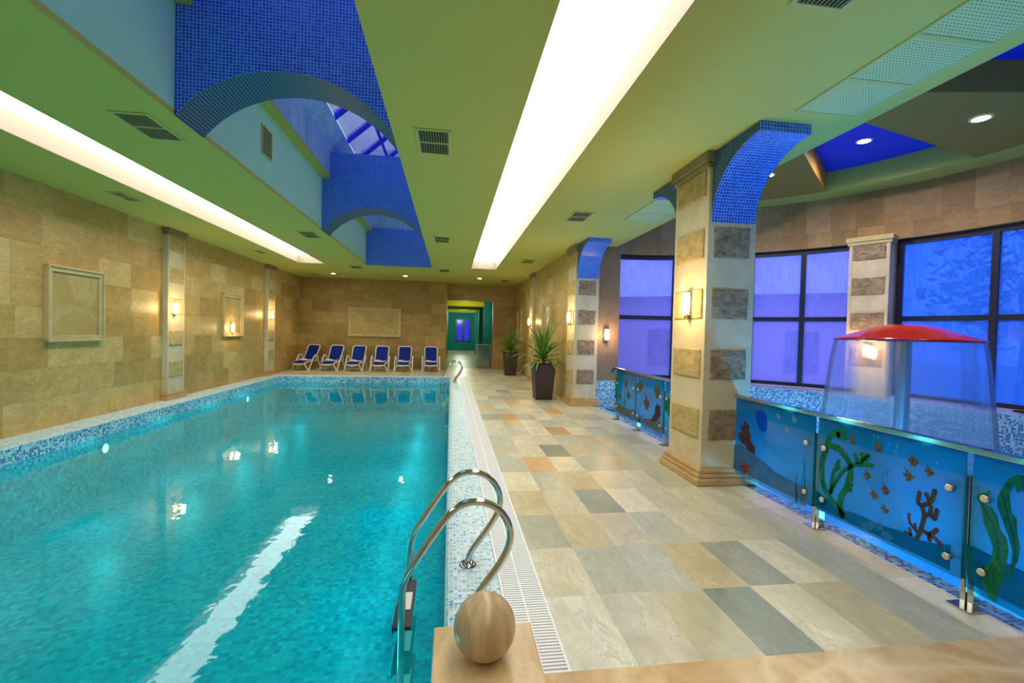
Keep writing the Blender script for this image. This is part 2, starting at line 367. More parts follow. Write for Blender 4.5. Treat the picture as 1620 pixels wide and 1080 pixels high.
def curtain_mat():
    n = N('falling_water'); g = n.n('TexCoord').outputs['UV']
    st = n.noise(n.vscale(g, (60,1.2,1)), 1.0, 3, .6)
    z = n.n('SeparateXYZ', {0: g}).outputs[1]
    rf = n.n('BsdfRefraction', {'Color': (.93,.96,1,1), 'Roughness': .22, 'IOR': 1.06}).outputs[0]
    tr = n.n('BsdfTransparent', {'Color': (.97,.98,1,1)}).outputs[0]
    df = n.n('MixShader', {0: .5, 1: n.n('BsdfDiffuse', {'Color': (.8,.85,1,1)}).outputs[0], 2: n.n('BsdfTranslucent', {'Color': (.8,.86,1,1)}).outputs[0]}).outputs[0]
    a = n.n('MixShader', {0: .5, 1: rf, 2: tr}).outputs[0]
    f = n.ramp(n.math('MULTIPLY', st, 1.0), [(.35,(.09,.09,.09,1)),(.7,(.28,.28,.28,1))], 'LINEAR')
    return n.end(n.n('MixShader', {0: f, 1: a, 2: df}).outputs[0])
M['curtain'] = curtain_mat()
def perf_mat():
    n = N('perforated_board'); uv = n.vscale(n.uv(), (1/.026, 1/.026, 1))
    fr = n.n('VectorMath', {0: uv}, operation='FRACTION').outputs[0]
    d = n.n('VectorMath', {0: fr, 1: (.5,.5,0)}, operation='DISTANCE')
    sp = n.n('SeparateXYZ', {0: fr})
    dx = n.math('SUBTRACT', sp.outputs[0], .5); dy = n.math('SUBTRACT', sp.outputs[1], .5)
    r = n.math('SQRT', n.math('ADD', n.math('MULTIPLY', dx, dx), n.math('MULTIPLY', dy, dy)))
    c = n.mix(n.math('LESS_THAN', r, .2), lin((206,218,150)), lin((80,100,76)))
    return n.end(n.bsdf(c, .8, 0, None, .2))
M['perf'] = perf_mat()
M['kids_floor'] = plain('wading_floor', (90,170,220), .5, 0, .1)
def clear_glass():
    n = N('barrier_glass')
    a = n.n('MixShader', {0: .35, 1: n.n('BsdfTransparent', {'Color': (.85,.95,.95,1)}).outputs[0], 2: n.n('BsdfDiffuse', {'Color': lin((130,160,160))}).outputs[0]}).outputs[0]
    return n.end(n.n('MixShader', {0: .12, 1: a, 2: n.n('BsdfGlossy', {'Roughness': .08}).outputs[0]}).outputs[0])
M['barrier_glass'] = clear_glass()

# ------------------------------------------------------------------ the hall shell
ZC = 3.59
WATER = -.215
TC = {'c': (224,217,192), 'p': (220,219,206), 'b': (216,202,164), 'g': (198,200,184), 'l': (208,212,203), 't': (216,203,168), 'o': (222,182,132), 'd': (146,158,147), 'k': (180,184,170), 'v': (212,207,180)}
ROWS = {0: 'ppvdctgpc', 1: 'cglbkcgcc', 2: 'gtcgccvcc', 3: 'bcdccvccl', 4: 'cgbccgccc', 5: 'gocgbccgc', 6: 'ccdtgcccl', 7: 'gccgbcgcc', 8: 'cgcocgvlc', 9: 'cbcgccclg', 10: 'gogccvgcc', 11: 'cgccoccvl', 12: 'bccggcccc', 13: 'gcocgccvc', 14: 'cgvccgccc'}
def make_floor():
    x0, y0, dx, dy = .605, 2.04, .336, .611
    mb = MB(); cols = []; ids = []
    def tile(a, b, c, d, col):
        mb.poly([(a,c,0),(b,c,0),(b,d,0),(a,d,0)]); cols.append(lin(col)); ids.append((rnd.random(), rnd.random(), rnd.random(), 1))
    for iy in range(0, 29):
        for ix in range(-20, 9):
            a, b, c, d = x0+ix*dx, x0+(ix+1)*dx, y0+iy*dy, y0+(iy+1)*dy
            if ix in range(0, 9) and iy in ROWS: k = ROWS[iy][ix]
            else: k = rnd.choices('cpbgltodv', [38,10,14,20,8,4,3,1,6])[0]
            d = min(d, 19.46); b = min(b, 3.2)
            if a >= 3.2 or c >= 19.46: continue
            if b <= .61:                                # strip behind the pool
                if d <= 15.92: continue
                c = max(c, 15.92); a = max(a, -5.93)
                if b <= -5.93 or (c > 18.95 and b < -.2): continue
            v = rnd.uniform(.93, 1.05)
            tile(a, b, c, d, tuple(min(255, q*v) for q in TC[k]))
    o = mb.build('floor', M['slate'], None, 0, 'structure')
    me = o.data
    for nm, src in (('tile', cols), ('tile_id', ids)):
        at = me.color_attributes.new(nm, 'FLOAT_COLOR', 'CORNER')
        for p in me.polygons:
            for li in p.loop_indices: at.data[li].color = src[p.index]
make_floor()
S('wall_left', MB().box(-6.1,-5.92,-4.1,19.1,-.02,3.66), M['wall'])
S('wall_back', MB().box(-5.92,-.16,18.9,19.7,0,3.66), M['wall_far'])
S('wall_recess', MB().box(-.16,1.80,19.45,19.7,2.9,3.66).box(1.80,2.9,19.45,19.7,0,3.66), M['wall_far'])
S('wall_right', MB().box(2.76,3.3,10.46,19.45,0,3.66), M['wall'])
S('wall_behind', MB().box(-6.1,3.9,-4.2,-4.0,-.3,3.66), M['wall'])
S('wall_side', MB().box(3.65,3.9,-4.0,.15,-.3,3.66), M['wall'])
# ceiling: green-yellow boards around the two luminous coves and the roof-light well
LX0, LX1, LY0, LY1 = -4.71, -3.93, -2.5, 14.82
RX0, RX1, RY0, RY1 = .605, 1.395, -2.5, 14.45
WX0, WX1, WY0, WY1 = -2.66, -.625, .3, 14.7
cl = MB()
def strip(x0, x1): cl.box(x0, x1, -4.1, 19.6, ZC, ZC+.06)
strip(-6.0, LX0); strip(LX1, WX0); strip(WX1, RX0); strip(RX1, 3.66)
cl.box(LX0, LX1, -4.1, LY0, ZC, ZC+.06).box(LX0, LX1, LY1, 19.6, ZC, ZC+.06)
cl.box(RX0, RX1, -4.1, RY0, ZC, ZC+.06).box(RX0, RX1, RY1, 19.6, ZC, ZC+.06)
cl.box(WX0, WX1, -4.1, WY0, ZC, ZC+.06).box(WX0, WX1, WY1, 19.6, ZC, ZC+.06)
S('ceiling', cl, M['paint'])
S('trim_1', MB().box(3.655,3.70,.1,10.3,3.59,4.95), M['paint'])       # fascia of the hall ceiling towards the bay

def cove(name, label, x0, x1, y0, y1):
    t = thing(name, label, 'ceiling light', ((x0+x1)/2, (y0+y1)/2, ZC))
    h = .24
    sd = MB()
    sd.box(x0-.02,x0+.004,y0,y1,ZC+.002,ZC+h).box(x1-.004,x1+.02,y0,y1,ZC+.002,ZC+h)
    sd.box(x0,x1,y0-.02,y0+.004,ZC+.002,ZC+h).box(x0,x1,y1-.004,y1+.02,ZC+.002,ZC+h)
    sd.build('cove_side', M['cove_side'], t)
    MB().poly([(x0,y0,ZC+h-.01),(x0,y1,ZC+h-.01),(x1,y1,ZC+h-.01),(x1,y0,ZC+h-.01)]).build('diffuser', M['cove'], t, fix=False)
    MB().box(x0-.02,x1+.02,y0-.02,y1+.02,ZC+h,ZC+h+.03).build('backing', M['cove_side'], t)
cove('recessed_light_cove', 'long white luminous ceiling recess nearest the left stone wall', LX0, LX1, LY0, LY1)
cove('recessed_light_cove', 'wide glowing white ceiling recess above the tiled deck, right of the skylight', RX0, RX1, RY0, RY1)

# roof-light well
w = MB()
w.box(WX0-.1, WX0, WY0-.1, WY1+.1, ZC+.06, 4.65)
w.box(WX1, WX1+.1, WY0-.1, WY1+.1, ZC+.06, 4.65)
S('wall_well', w, M['paint_cyan'])
S('trim_2', MB().box(-2.9, -2.51, WY0, WY1, 4.65, 4.72), M['paint'])
p = MB().box(-2.9,-2.51,WY0-.1,WY1+.1,4.72,5.32)
p.prism([(-2.51,5.32),(-2.27,5.60),(-2.9,5.60),(-2.9,5.32)], 'y', WY0-.1, WY1+.1)
p.box(WX1,WX1+.1,WY0-.1,WY1+.1,4.65,7.2)
p.box(-2.9,WX1,WY1+.02,WY1+.12,4.72,7.2).box(-2.9,WX1,WY0-.1,WY0,ZC+.06,7.2)
S('wall_skylight', p, M['plaster_blue'])
S('trim_3', MB().box(WX0,WX1,WY1-.03,WY1+.02,ZC,4.74), M['mos_blue'])
def arch(y0, y1, label):
    x0, x1, zt, rise = WX0+.002, WX1-.002, 5.19, .515
    c = (x1-x0)/2; r = (c*c+rise*rise)/(2*rise); zc = ZC+rise-r; xc = (x0+x1)/2; n = 40
    a0 = math.asin(c/r)
    arc = [(xc+r*sin(-a0+2*a0*i/n), zc+r*cos(-a0+2*a0*i/n)) for i in range(n+1)]
    t = thing('mosaic_arch', label, 'arch', (xc, (y0+y1)/2, ZC))
    f = MB()
    # the upright of the wall reaches out to the plaster above the ledge
    for y in (y0, y1):
        for a, b in zip(arc, arc[1:]): f.poly([(a[0],y,a[1]),(b[0],y,b[1]),(b[0],y,4.648),(a[0],y,4.648)])
        f.poly([(-2.508,y,4.648),(x1,y,4.648),(x1,y,zt),(-2.508,y,zt)])
    f.poly([(-2.508,y0,zt),(x1,y0,zt),(x1,y1,zt),(-2.508,y1,zt)])
    f.build('arch_wall', M['mos_blue'], t)
    s = MB(); L = 0
    for a, b in zip(arc, arc[1:]):
        d = math.hypot(b[0]-a[0], b[1]-a[1])
        i = s.add([(a[0],y0,a[1]),(b[0],y0,b[1]),(b[0],y1,b[1]),(a[0],y1,a[1])])
        s.face([i,i+1,i+2,i+3], 0, True, [(y0,L),(y0,L+d),(y1,L+d),(y1,L)]); L += d
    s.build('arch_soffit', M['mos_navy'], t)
arch(4.77, 5.29, 'near blue mosaic arch spanning the skylight well, large and closest to the viewer')
arch(9.75, 10.37, 'farther blue mosaic arch spanning the skylight well, seen below the near arch')
# sloping glass roof
sk = thing('glass_roof', 'sloping blue-framed glass skylight seen through the near mosaic arch', 'skylight', (-1.5, 7, 5.6))
zx = lambda x: 5.60+(x+2.27)*.91
ys = [WY0+.05+1.1*i for i in range(14)]
for y in ys:
    b = MB()
    for a in (0, 1):
        pass
    b.prism([(-2.29,5.58),(WX1,zx(WX1)-.02),(WX1,zx(WX1)+.10),(-2.29,5.70)], 'y', y-.045, y+.045)
    b.build('rafter', M['blue_paint'], sk)
for y0, y1 in zip(ys, ys[1:]):
    MB().poly([(-2.29,y0,5.66),(WX1,y0,zx(WX1)+.06),(WX1,y1,zx(WX1)+.06),(-2.29,y1,5.66)]).build('glass_pane', M['roof_glass'], sk, fix=False)
for q in (.33, .75):
    x = -2.29+(WX1+2.29)*q
    MB().box(x-.025,x+.025,ys[0],ys[-1],zx(x)+.0,zx(x)+.05).build('purlin', M['blue_paint'], sk)

# ------------------------------------------------------------------ swimming pool
PX0, PX1, PY0, PY1, PZ = -5.45, 0.0, -2.5, 15.65, -1.2
pool = thing('swimming_pool', 'long rectangular turquoise indoor swimming pool with mosaic edges', 'swimming pool', (-2.7, 7, PZ))
b = MB()
b.poly([(PX0,PY0,PZ),(PX1,PY0,PZ),(PX1,PY1,PZ),(PX0,PY1,PZ)])
b.poly([(PX0,PY0,PZ),(PX0,PY1,PZ),(PX0,PY1,-.3),(PX0,PY0,-.3)]); b.poly([(PX1,PY0,PZ),(PX1,PY1,PZ),(PX1,PY1,-.3),(PX1,PY0,-.3)])
b.poly([(PX0,PY1,PZ),(PX1,PY1,PZ),(PX1,PY1,-.3),(PX0,PY1,-.3)]); b.poly([(PX0,PY0,PZ),(PX1,PY0,PZ),(PX1,PY0,-.3),(PX0,PY0,-.3)])
b.build('pool_basin', M['mos_pool'], pool)
b = MB()
b.poly([(PX0,PY0,-.3),(PX0,PY1,-.3),(PX0,PY1,-.02),(PX0,PY0,-.02)]); b.poly([(PX0,PY1,-.3),(PX1,PY1,-.3),(PX1,PY1,-.02),(PX0,PY1,-.02)])
b.build('waterline_band', M['mos_band'], pool)
b = MB()
b.prism([(-5.92,-.3),(-5.92,0),(-5.47,0),(-5.455,-.006),(-5.45,-.02),(-5.452,-.3)], 'y', PY0, 15.65)
b.build('left_ledge', M['mos_curb'], pool, label='pale mosaic ledge along the left wall')
b = MB()
b.prism([(.34,-.3),(.34,0),(.05,0),(.02,-.008),(.004,-.03),(0,-.06),(0,-.3)], 'y', -2.5, 15.66)
b.build('curb', M['mos_curb'], pool, label='pale blue mosaic curb beside the grate')
MB().poly([(PX0,PY0,WATER),(PX1,PY0,WATER),(PX1,PY1,WATER),(PX0,PY1,WATER)]).build('water', M['water'], pool, fix=False)

g = thing('drain_grate', 'white slatted overflow grate running around the pool edge', 'drain grate', (.47, 9, 0))
MB().box(.345,.60,2.045,15.92,-.05,-.03).box(-5.9,.60,15.66,15.92,-.05,-.03).build('channel', M['gap'], g)
f = MB().box(.343,.355,2.045,15.90,-.03,.004).box(.592,.604,2.045,15.92,-.03,.004).box(.465,.475,2.045,15.8,-.03,.003).box(.355,.592,2.045,2.06,-.03,.004)
f.box(-5.9,.343,15.655,15.668,-.03,.004).box(-5.9,.592,15.908,15.92,-.03,.004)
f.build('grate_frame', M['grate'], g)
s = MB(); y = 2.075
while y < 15.88:
    s.box(.355,.592,y,y+.014,-.02,.002); y += .0235
x = -5.88
while x < .34:
    s.box(x,x+.014,15.668,15.908,-.02,.002); x += .0235
s.build('grate_slats', M['grate'], g)

pl = MB().box(.442,3.2,-3.99,2.04,-.3,.012)
tag(pl.build('stone_platform', M['platform'], None, .006), 'low beige marble platform in the bottom right foreground', 'platform')
pl = MB().box(-.05,.44,-1.2,2.262,.005,.12)
tag(pl.build('stone_plinth', M['platform'], None, .012), 'polished beige stone block under the round stone ball', 'plinth')

def uwlight(x, y, z, nx, label):
    t = thing('underwater_light', label, 'pool light', (x, y, z), 'underwater lights of the pool')
    m = MB()
    MB_l = MB(); pts = [(x+nx*.012, y+.07*cos(2*pi*k/20), z+.07*sin(2*pi*k/20)) for k in range(20)]
    MB_l.poly(pts).build('lens', M['uwlamp'], t, fix=False)
    ring = [(x+nx*.012, y+.085*cos(2*pi*k/24), z+.085*sin(2*pi*k/24)) for k in range(24)]
    m.tube(ring, .016, 8, closed=True).build('bezel', M['steel_b'], t)
uwlight(PX0, 8.02, -.42, 1, 'nearer round green-white underwater lamp in the left pool wall')
uwlight(PX0, 13.15, -.40, 1, 'farther round underwater lamp in the left pool wall')
uwlight(PX1, 8.6, -.40, -1, 'round underwater lamp in the right pool wall beside the mosaic curb')

# ------------------------------------------------------------------ ladders
def ladder(label):
    t = thing('pool_ladder', label, 'pool ladder', (0, 2.8, 0), 'pool ladders')
    prof = [(-.235,-1.0),(-.235,-.5),(-.235,0),(-.233,.14),(-.222,.2),(-.19,.27),(-.11,.395),(-.02,.525),(.03,.583),(.085,.622),(.151,.638),(.22,.630),(.285,.597),(.335,.54),(.362,.47),(.362,.40),(.335,.325),(.28,.237),(.215,.15),(.175,.09),(.158,.045),(.153,0)]
    for y in (2.54, 3.08):
        MB().tube(smooth_path([(x,y,z) for x,z in prof], 4), .0205, 14).build('rail', M['steel'], t)
        MB().lathe([(0,.024),(.026,.024),(.04,.021),(.058,.012),(.062,.0),(.062,-.002)], (.153,y), 28).build('flange', M['steel'], t)
    for z in (-.07, -.32, -.57, -.82):
        s = MB().box(-.285,-.185,2.565,3.055,z-.025,z)
        s.box(-.29,-.28,2.565,3.055,z-.04,z+.004)
        o = s.build('tread', M['tread'], t, .004)
        MB().box(-.27,-.2,2.72,2.90,z+.001,z+.004).build('grip_strip', M['white_pl'], o)
    return t
M['tread'] = plain('dark_tread', (52,54,58), .5, 0, .1, 30)
lad = ladder('near bent steel ladder with two handrails behind the stone ball')
copy_thing(lad, (.02, 14.36, 0), 0, 'far bent steel ladder at the end of the pool by the doorway')

bl = MB()
rb, cb = .141, (.184, 2.03, .26)
bl.lathe([(rb*sin(pi*i/32), cb[2]-rb*cos(pi*i/32)) for i in range(33)], cb[:2], 48)
tag(bl.build('stone_ball', M['ball']), 'round banded brown marble ball on the stone block', 'ball')

# ------------------------------------------------------------------ columns, pilasters
def rough_block(mb, P, a0, a1, z0, z1, th, m, seed):
    """rock-faced block with a chipped outline; P(u, d, z) maps wall coords to space"""
    r = random.Random(seed); pts = []
    def edge(p, q, n):
        for i in range(n):
            t = i/n; j = .005
            pts.append((p[0]+(q[0]-p[0])*t+r.uniform(-j,j), p[1]+(q[1]-p[1])*t+r.uniform(-j,j)))
    edge((a0,z0),(a1,z0),9); edge((a1,z0),(a1,z1),7); edge((a1,z1),(a0,z1),9); edge((a0,z1),(a0,z0),7)
    n = len(pts); c = ((a0+a1)/2, (z0+z1)/2)
    i0 = mb.add([P(p[0],0,p[1]) for p in pts]); i1 = mb.add([P(p[0],th,p[1]) for p in pts])
    i2 = mb.add([P(c[0]+(p[0]-c[0])*.93,th*1.5,c[1]+(p[1]-c[1])*.93) for p in pts])
    for k in range(n):
        l = (k+1)%n
        mb.face([i0+k,i0+l,i1+l,i1+k], m); mb.face([i1+k,i1+l,i2+l,i2+k], m)
    mb.face([i2+k for k in range(n)], m)
COURSE = .3305
def column(y0, y1, label, x0=2.725, x1=3.285, far=True):
    t = thing('stone_column', label, 'column', ((x0+x1)/2, (y0+y1)/2, 0))
    s = MB().box(x0,x1,y0,y1,.1,ZC)
    k = 0; z = 2.793
    zs = []
    q = z+2*COURSE
    while q > .35: zs.append(q); q -= 2*COURSE
    for i, z in enumerate(zs):
        zt = min(z, 3.42)
        rough_block(s, lambda u,d,zz: (x0-d,u,zz), y0+.065, y1-.065, z-COURSE+.005, zt-.005, .012, 2, 10+i+int(y0*10))
        if z < 3: rough_block(s, lambda u,d,zz: (u,y0-d,zz), x0+.075, x1-.075, z-COURSE+.005, z-.005, .012, 1, 40+i+int(y0*10))
        # far side as well
        if far: rough_block(s, lambda u,d,zz: (x1+d,u,zz), y0+.065, y1-.065, z-COURSE+.005, zt-.005, .012, 1, 70+i)
    s.build('shaft', [M['cream'], M['brown_rough'], M['ochre_rough']], t)
    b = MB()
    for e, z0, z1 in ((.085,0,.075),(.06,.075,.12)): b.box(x0-e,x1+e,y0-e,y1+e,z0,z1)
    b.box(x0-.04,x1+.04,y0-.04,y1+.04,.12,.17)
    b.build('base', M['base'], t, .012)
    MB().box(x0-.055,x0+.1,y0-.035,y1+.04,3.485,ZC).box(x0-.03,x0+.08,y0-.015,y1+.02,3.42,3.485).build('capital', M['cap'], t, .008)
    def bracket(yb, d):
        n = 14; xa, xb = x0+.035, x1-.012
        crv = [(yb+d*(.74-.74*cos(pi/2*i/n)), 2.84+.66*sin(pi/2*i/n)) for i in range(n+1)]
        f = MB(); L = 0
        for xx in (xa, xb):
            for a, b2 in zip(crv, crv[1:]): f.poly([(xx,yb,a[1]),(xx,a[0],a[1]),(xx,b2[0],b2[1]),(xx,yb,b2[1])])
            f.poly([(xx,yb,3.5),(xx,yb+d*.74,3.5),(xx,yb+d*.74,ZC),(xx,yb,ZC)])
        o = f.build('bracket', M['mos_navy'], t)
        g = MB()
        crv.append((yb+d*.74, ZC))
        for a, b2 in zip(crv, crv[1:]):
            dd = math.hypot(b2[0]-a[0], b2[1]-a[1])
            i = g.add([(xa,a[0],a[1]),(xb,a[0],a[1]),(xb,b2[0],b2[1]),(xa,b2[0],b2[1])])
            g.face([i,i+1,i+2,i+3], 0, True, [(xa,L),(xb,L),(xb,L+dd),(xa,L+dd)]); L += dd
        g.build('bracket_face', M['mos_blue'], o)
    bracket(y0, -1)
    if far: bracket(y1, 1)
    return t
column(4.57, 5.29, 'near square stone column with alternating cream and brown blocks and blue mosaic brackets')
column(9.80, 10.46, 'farther stone column beside the big potted plant and the railing end', 2.735, 3.275, False)

def pilaster(name, label, loc, rz, w=.6, d=.09, z0=0.0, z1=ZC, base=True, tone=('cream','ochre_rough'), group=None):
    t = thing(name, label, 'pilaster', (0,0,0), group)
    s = MB().box(-w/2,w/2,-d,0,z0+.1*(base),z1-.1)
    s.box(-w/2,-w/2+.05,-d-.014,-d,z0+.1*base,z1-.1).box(w/2-.05,w/2,-d-.014,-d,z0+.1*base,z1-.1)
    q = 2.793+2*COURSE; i = 0
    while q-COURSE > z0+.15:
        if q < z1+.1:
            rough_block(s, lambda u,dd,zz: (u,-d-dd,zz), -w/2+.06, w/2-.06, q-COURSE+.005, min(q, z1-.17)-.005, .012, 1, int(loc[1]*10)+i)
        q -= 2*COURSE; i += 1
    s.build('shaft', [M[tone[0]], M[tone[1]]], t)
    MB().box(-w/2-.05,w/2+.05,-d-.05,0,z1-.09,z1).box(-w/2-.03,w/2+.03,-d-.03,0,z1-.15,z1-.09).build('capital', M['cap' if base else 'frame_stone'], t, .008)
    if base: MB().box(-w/2-.06,w/2+.06,-d-.06,0,z0,z0+.075).box(-w/2-.03,w/2+.03,-d-.035,0,z0+.075,z0+.15).build('base', M['base'], t, .01)
    t.location = loc; t.rotation_euler = (0,0,rz)
    return t
pilaster('wall_pilaster', 'stone pilaster with wall lamp between the two framed marble panels on the left wall', (-5.92,10.58,0), R(90))
pilaster('wall_pilaster', 'narrow stone pilaster on the left wall nearest the loungers', (-5.92,15.78,0), R(90))
pilaster('wall_pilaster', 'stone pilaster on the right wall between the two potted plants', (2.76,15.1,0), R(-90), .6, .06)

def framed_panel(label, loc, rz, w, h, group=None):
    t = thing('framed_panel', label, 'wall panel', (0,0,0))
    f = MB(); e = .085; d = .05
    for (a,b,c,dd) in ((-w/2,w/2,-h/2,-h/2+e),(-w/2,w/2,h/2-e,h/2),(-w/2,-w/2+e,-h/2+e,h/2-e),(w/2-e,w/2,-h/2+e,h/2-e)): f.box(a,b,-d,0,c,dd)
    for (a,b,c,dd) in ((-w/2-.012,w/2+.012,-h/2-.012,-h/2+.02),(-w/2-.012,w/2+.012,h/2-.02,h/2+.012),(-w/2-.012,-w/2+.02,-h/2,h/2),(w/2-.02,w/2+.012,-h/2,h/2)): f.box(a,b,-d-.025,0,c,dd)
    f.build('frame', M['frame_stone'], t, .006)
    MB().box(-w/2+e,w/2-e,-.02,0,-h/2+e,h/2-e).build('marble_slab', M['panel'], t)
    t.location = loc; t.rotation_euler = (0,0,rz); return t
framed_panel('large square framed marble panel on the left wall nearest the viewer', (-5.92,8.06,1.86), R(90), 1.08, 1.13)
framed_panel('framed marble panel with a glowing lamp at its bottom on the left wall', (-5.92,13.28,1.87), R(90), 1.1, 1.13)
framed_panel('wide framed marble panel on the back wall above the loungers', (-3.03,18.9,1.865), 0, 2.04, 1.13)
framed_panel('tall-looking framed panel on the right wall behind the big potted plant', (2.76,12.75,1.87), R(-90), 1.1, 1.18)
framed_panel('framed panel on the right wall in the far corner by the small plant', (2.76,17.9,1.87), R(-90), 1.0, 1.18)

# ------------------------------------------------------------------ lamps
def lamp(name, typ, loc, energy, color, **kw):
    l = bpy.data.lights.new(name, typ); l.energy = energy; l.color = color
    for k, v in kw.items(): setattr(l, k, v)
    o = bpy.data.objects.new(name, l); COL.objects.link(o); o.location = loc; return o
WARM = (1,.62,.28)
def sconce(label, loc, rz, e=14):
    t = thing('wall_sconce', label, 'wall lamp', (0,0,0), 'wall sconces')
    n = 16; pr = [(.052,-.125),(.06,-.06),(.062,0),(.06,.06),(.052,.125)]
    m = MB(); m.lathe(pr, (0,-.03), n, 0, pi, 2*pi)
    m.build('shade', M['shade'], t)
    MB().box(-.045,.045,-.03,0,-.14,.13).box(-.015,.015,-.06,0,-.17,-.135).build('bracket', M['steel_b'], t, .004)
    t.location = loc; t.rotation_euler = (0,0,rz)
    v = Matrix.Rotation(rz, 3, 'Z') @ Vector((0,-.2,0))
    lamp('sconce_light', 'POINT', Vector(loc)+v, e, WARM, shadow_soft_size=.06)
sconce('glowing wall lamp on the left wall pilaster nearer the viewer', (-5.83,10.5,1.93), R(90))
sconce('glowing wall lamp on the left wall pilaster nearest the loungers', (-5.83,15.72,1.97), R(90))
sconce('glowing wall lamp low on the framed panel of the left wall', (-5.90,13.2,1.53), R(90), 10)
sconce('glowing wall lamp on the near square column', (2.712,4.88,1.975), R(-90), 18)
sconce('glowing wall lamp on the side of the farther column', (2.722,10.1,1.97), R(-90), 16)
sconce('glowing wall lamp above the small far plant', (2.70,15.25,1.97), R(-90), 14)
sconce('glowing wall lamp on the brown pier beside the fogged window', (3.50,9.86,1.60), 0, 12)

def downlight(label, loc, e=70, mat='lamp', r=.075, col=(1,.9,.7), ang=110):
    t = thing('ceiling_downlight', label, 'downlight', loc)
    x, y, z = loc
    MB().lathe([(r,z-.004),(r+.012,z-.012),(r+.03,z-.006),(r+.032,z)], (x,y), 28).build('trim_ring', M['trim_w'], t)
    MB().poly([(x+r*cos(2*pi*k/24), y+r*sin(2*pi*k/24), z-.006) for k in range(24)]).build('lens', M[mat], t, fix=False)
    lamp('downlight_lamp', 'SPOT', (x,y,z-.03), e, col, spot_size=R(ang), spot_blend=.6, shadow_soft_size=.06)
downlight('leftmost small downlight in the ceiling before the back wall', (-4.29,17.35,ZC))
downlight('middle small downlight in the ceiling above the loungers', (-1.70,17.2,ZC))
downlight('right small downlight in the ceiling before the doorway', (1.04,17.05,ZC))

def vent(w=.36, l=.64):
    t = thing('ceiling_vent', '', 'air vent', (0,0,0), 'ceiling air vents')
    z = -.012; e = .03
    f = MB().box(-w/2,w/2,-l/2,-l/2+e,z,0).box(-w/2,w/2,l/2-e,l/2,z,0).box(-w/2,-w/2+e,-l/2+e,l/2-e,z,0).box(w/2-e,w/2,-l/2+e,l/2-e,z,0).box(-w/2+e,w/2-e,-.012,.012,z,0)
    f.build('frame', M['vent'], t)
    MB().poly([(-w/2+e,-l/2+e,-.001),(w/2-e,-l/2+e,-.001),(w/2-e,l/2-e,-.001),(-w/2+e,l/2-e,-.001)]).build('backing', M['vent_dark'], t, fix=False)
    s = MB(); n = 11
    for i in range(n):
        x = -w/2+e+(w-2*e)*(i+.5)/n
        for a, b in ((-l/2+e,-.012),(.012,l/2-e)): s.box(x-.005,x+.005,a,b,-.010,-.002)
    s.build('louvre', M['vent_slat'], t)
    return t
v0 = vent(); v1 = vent(.24,.5)
VL = [(v0,(-3.07,5.09),'air vent in the ceiling between the left light recess and the near arch'),
      (v0,(-.215,4.91),'air vent in the ceiling between the near arch and the right light recess'),
      (v0,(-.225,10.08),'air vent in the ceiling right of the farther arch'),
      (v0,(-3.05,10.28),'air vent in the ceiling left of the farther arch'),
      (v0,(2.12,7.5),'air vent in the ceiling between the right light recess and the near column'),
      (v0,(2.12,2.17),'air vent cut by the top edge of the picture, right of the glowing recess'),
      (v1,(-5.13,7.95),'air vent in the ceiling closest to the left wall, nearest the viewer'),
      (v1,(-5.10,13.0),'air vent in the ceiling near the left wall above the second framed panel'),
      (v0,(-3.08,15.3),'air vent in the ceiling past the far end of the left light recess'),
      (v0,(-.24,15.25),'air vent in the ceiling just past the far end of the skylight'),
      (v0,(2.11,12.5),'air vent in the ceiling right of the far end of the glowing recess'),
      (v1,(-5.08,17.85),'tiny air vent in the ceiling corner above the leftmost lounger'),
      (v0,(2.06,17.5),'tiny air vent in the ceiling above the small far plant')]
used = set()
for src, (x,y), lb in VL:
    if src.name not in used: used.add(src.name); o = src; o.location = (x,y,ZC); o['label'] = lb
    else: copy_thing(src, (x,y,ZC), 0, lb)
sd = MB(); sd.lathe([(.0,ZC-.06),(.03,ZC-.055),(.05,ZC-.03),(.055,ZC)], (-4.1,17.9), 20)
tag(sd.build('smoke_detector', M['white_pl']), 'small white dome detector on the ceiling above the loungers', 'smoke detector')
wv = thing('wall_vent', 'small rectangular grille high on the pale side wall of the skylight well', 'air vent', (WX0,6.9,4.2))
MB().box(WX0,WX0+.012,6.75,7.12,4.0,4.42).build('frame', M['vent'], wv)
m = MB()
for i in range(9): m.box(WX0+.012,WX0+.018,6.785,7.085,4.04+i*.041,4.055+i*.041)
m.build('louvre', M['vent_dark'], wv)
PL = ['nearest of the','second of the','third of the']
def perf(y1, lb, w=.59, l=.515, x0=2.925):
    t = thing('ceiling_access_panel', lb, 'ceiling panel', (x0+w/2, y1-l/2, ZC), 'perforated ceiling panels')
    e = .022
    f = MB().box(x0,x0+w,y1-e,y1,ZC-.012,ZC).box(x0,x0+w,y1-l,y1-l+e,ZC-.012,ZC).box(x0,x0+e,y1-l+e,y1-e,ZC-.012,ZC).box(x0+w-e,x0+w,y1-l+e,y1-e,ZC-.012,ZC)
    f.build('frame', M['vent'], t)
    MB().box(x0+e,x0+w-e,y1-l+e,y1-e,ZC-.008,ZC-.001).build('board', M['perf'], t)
perf(3.62,'white perforated ceiling panel closest to the near column bracket')
perf(3.105,'middle white perforated ceiling panel at the upper right, second from the column bracket')
perf(2.59,'white perforated ceiling panel cut by the top edge at the upper right')
perf(7.565,'farthest plain ceiling panel seen left of the near column')
perf(7.05,'ceiling panel second from the far end, seen left of the near column')
perf(6.535,'ceiling panel seen just under the far bracket of the near column')

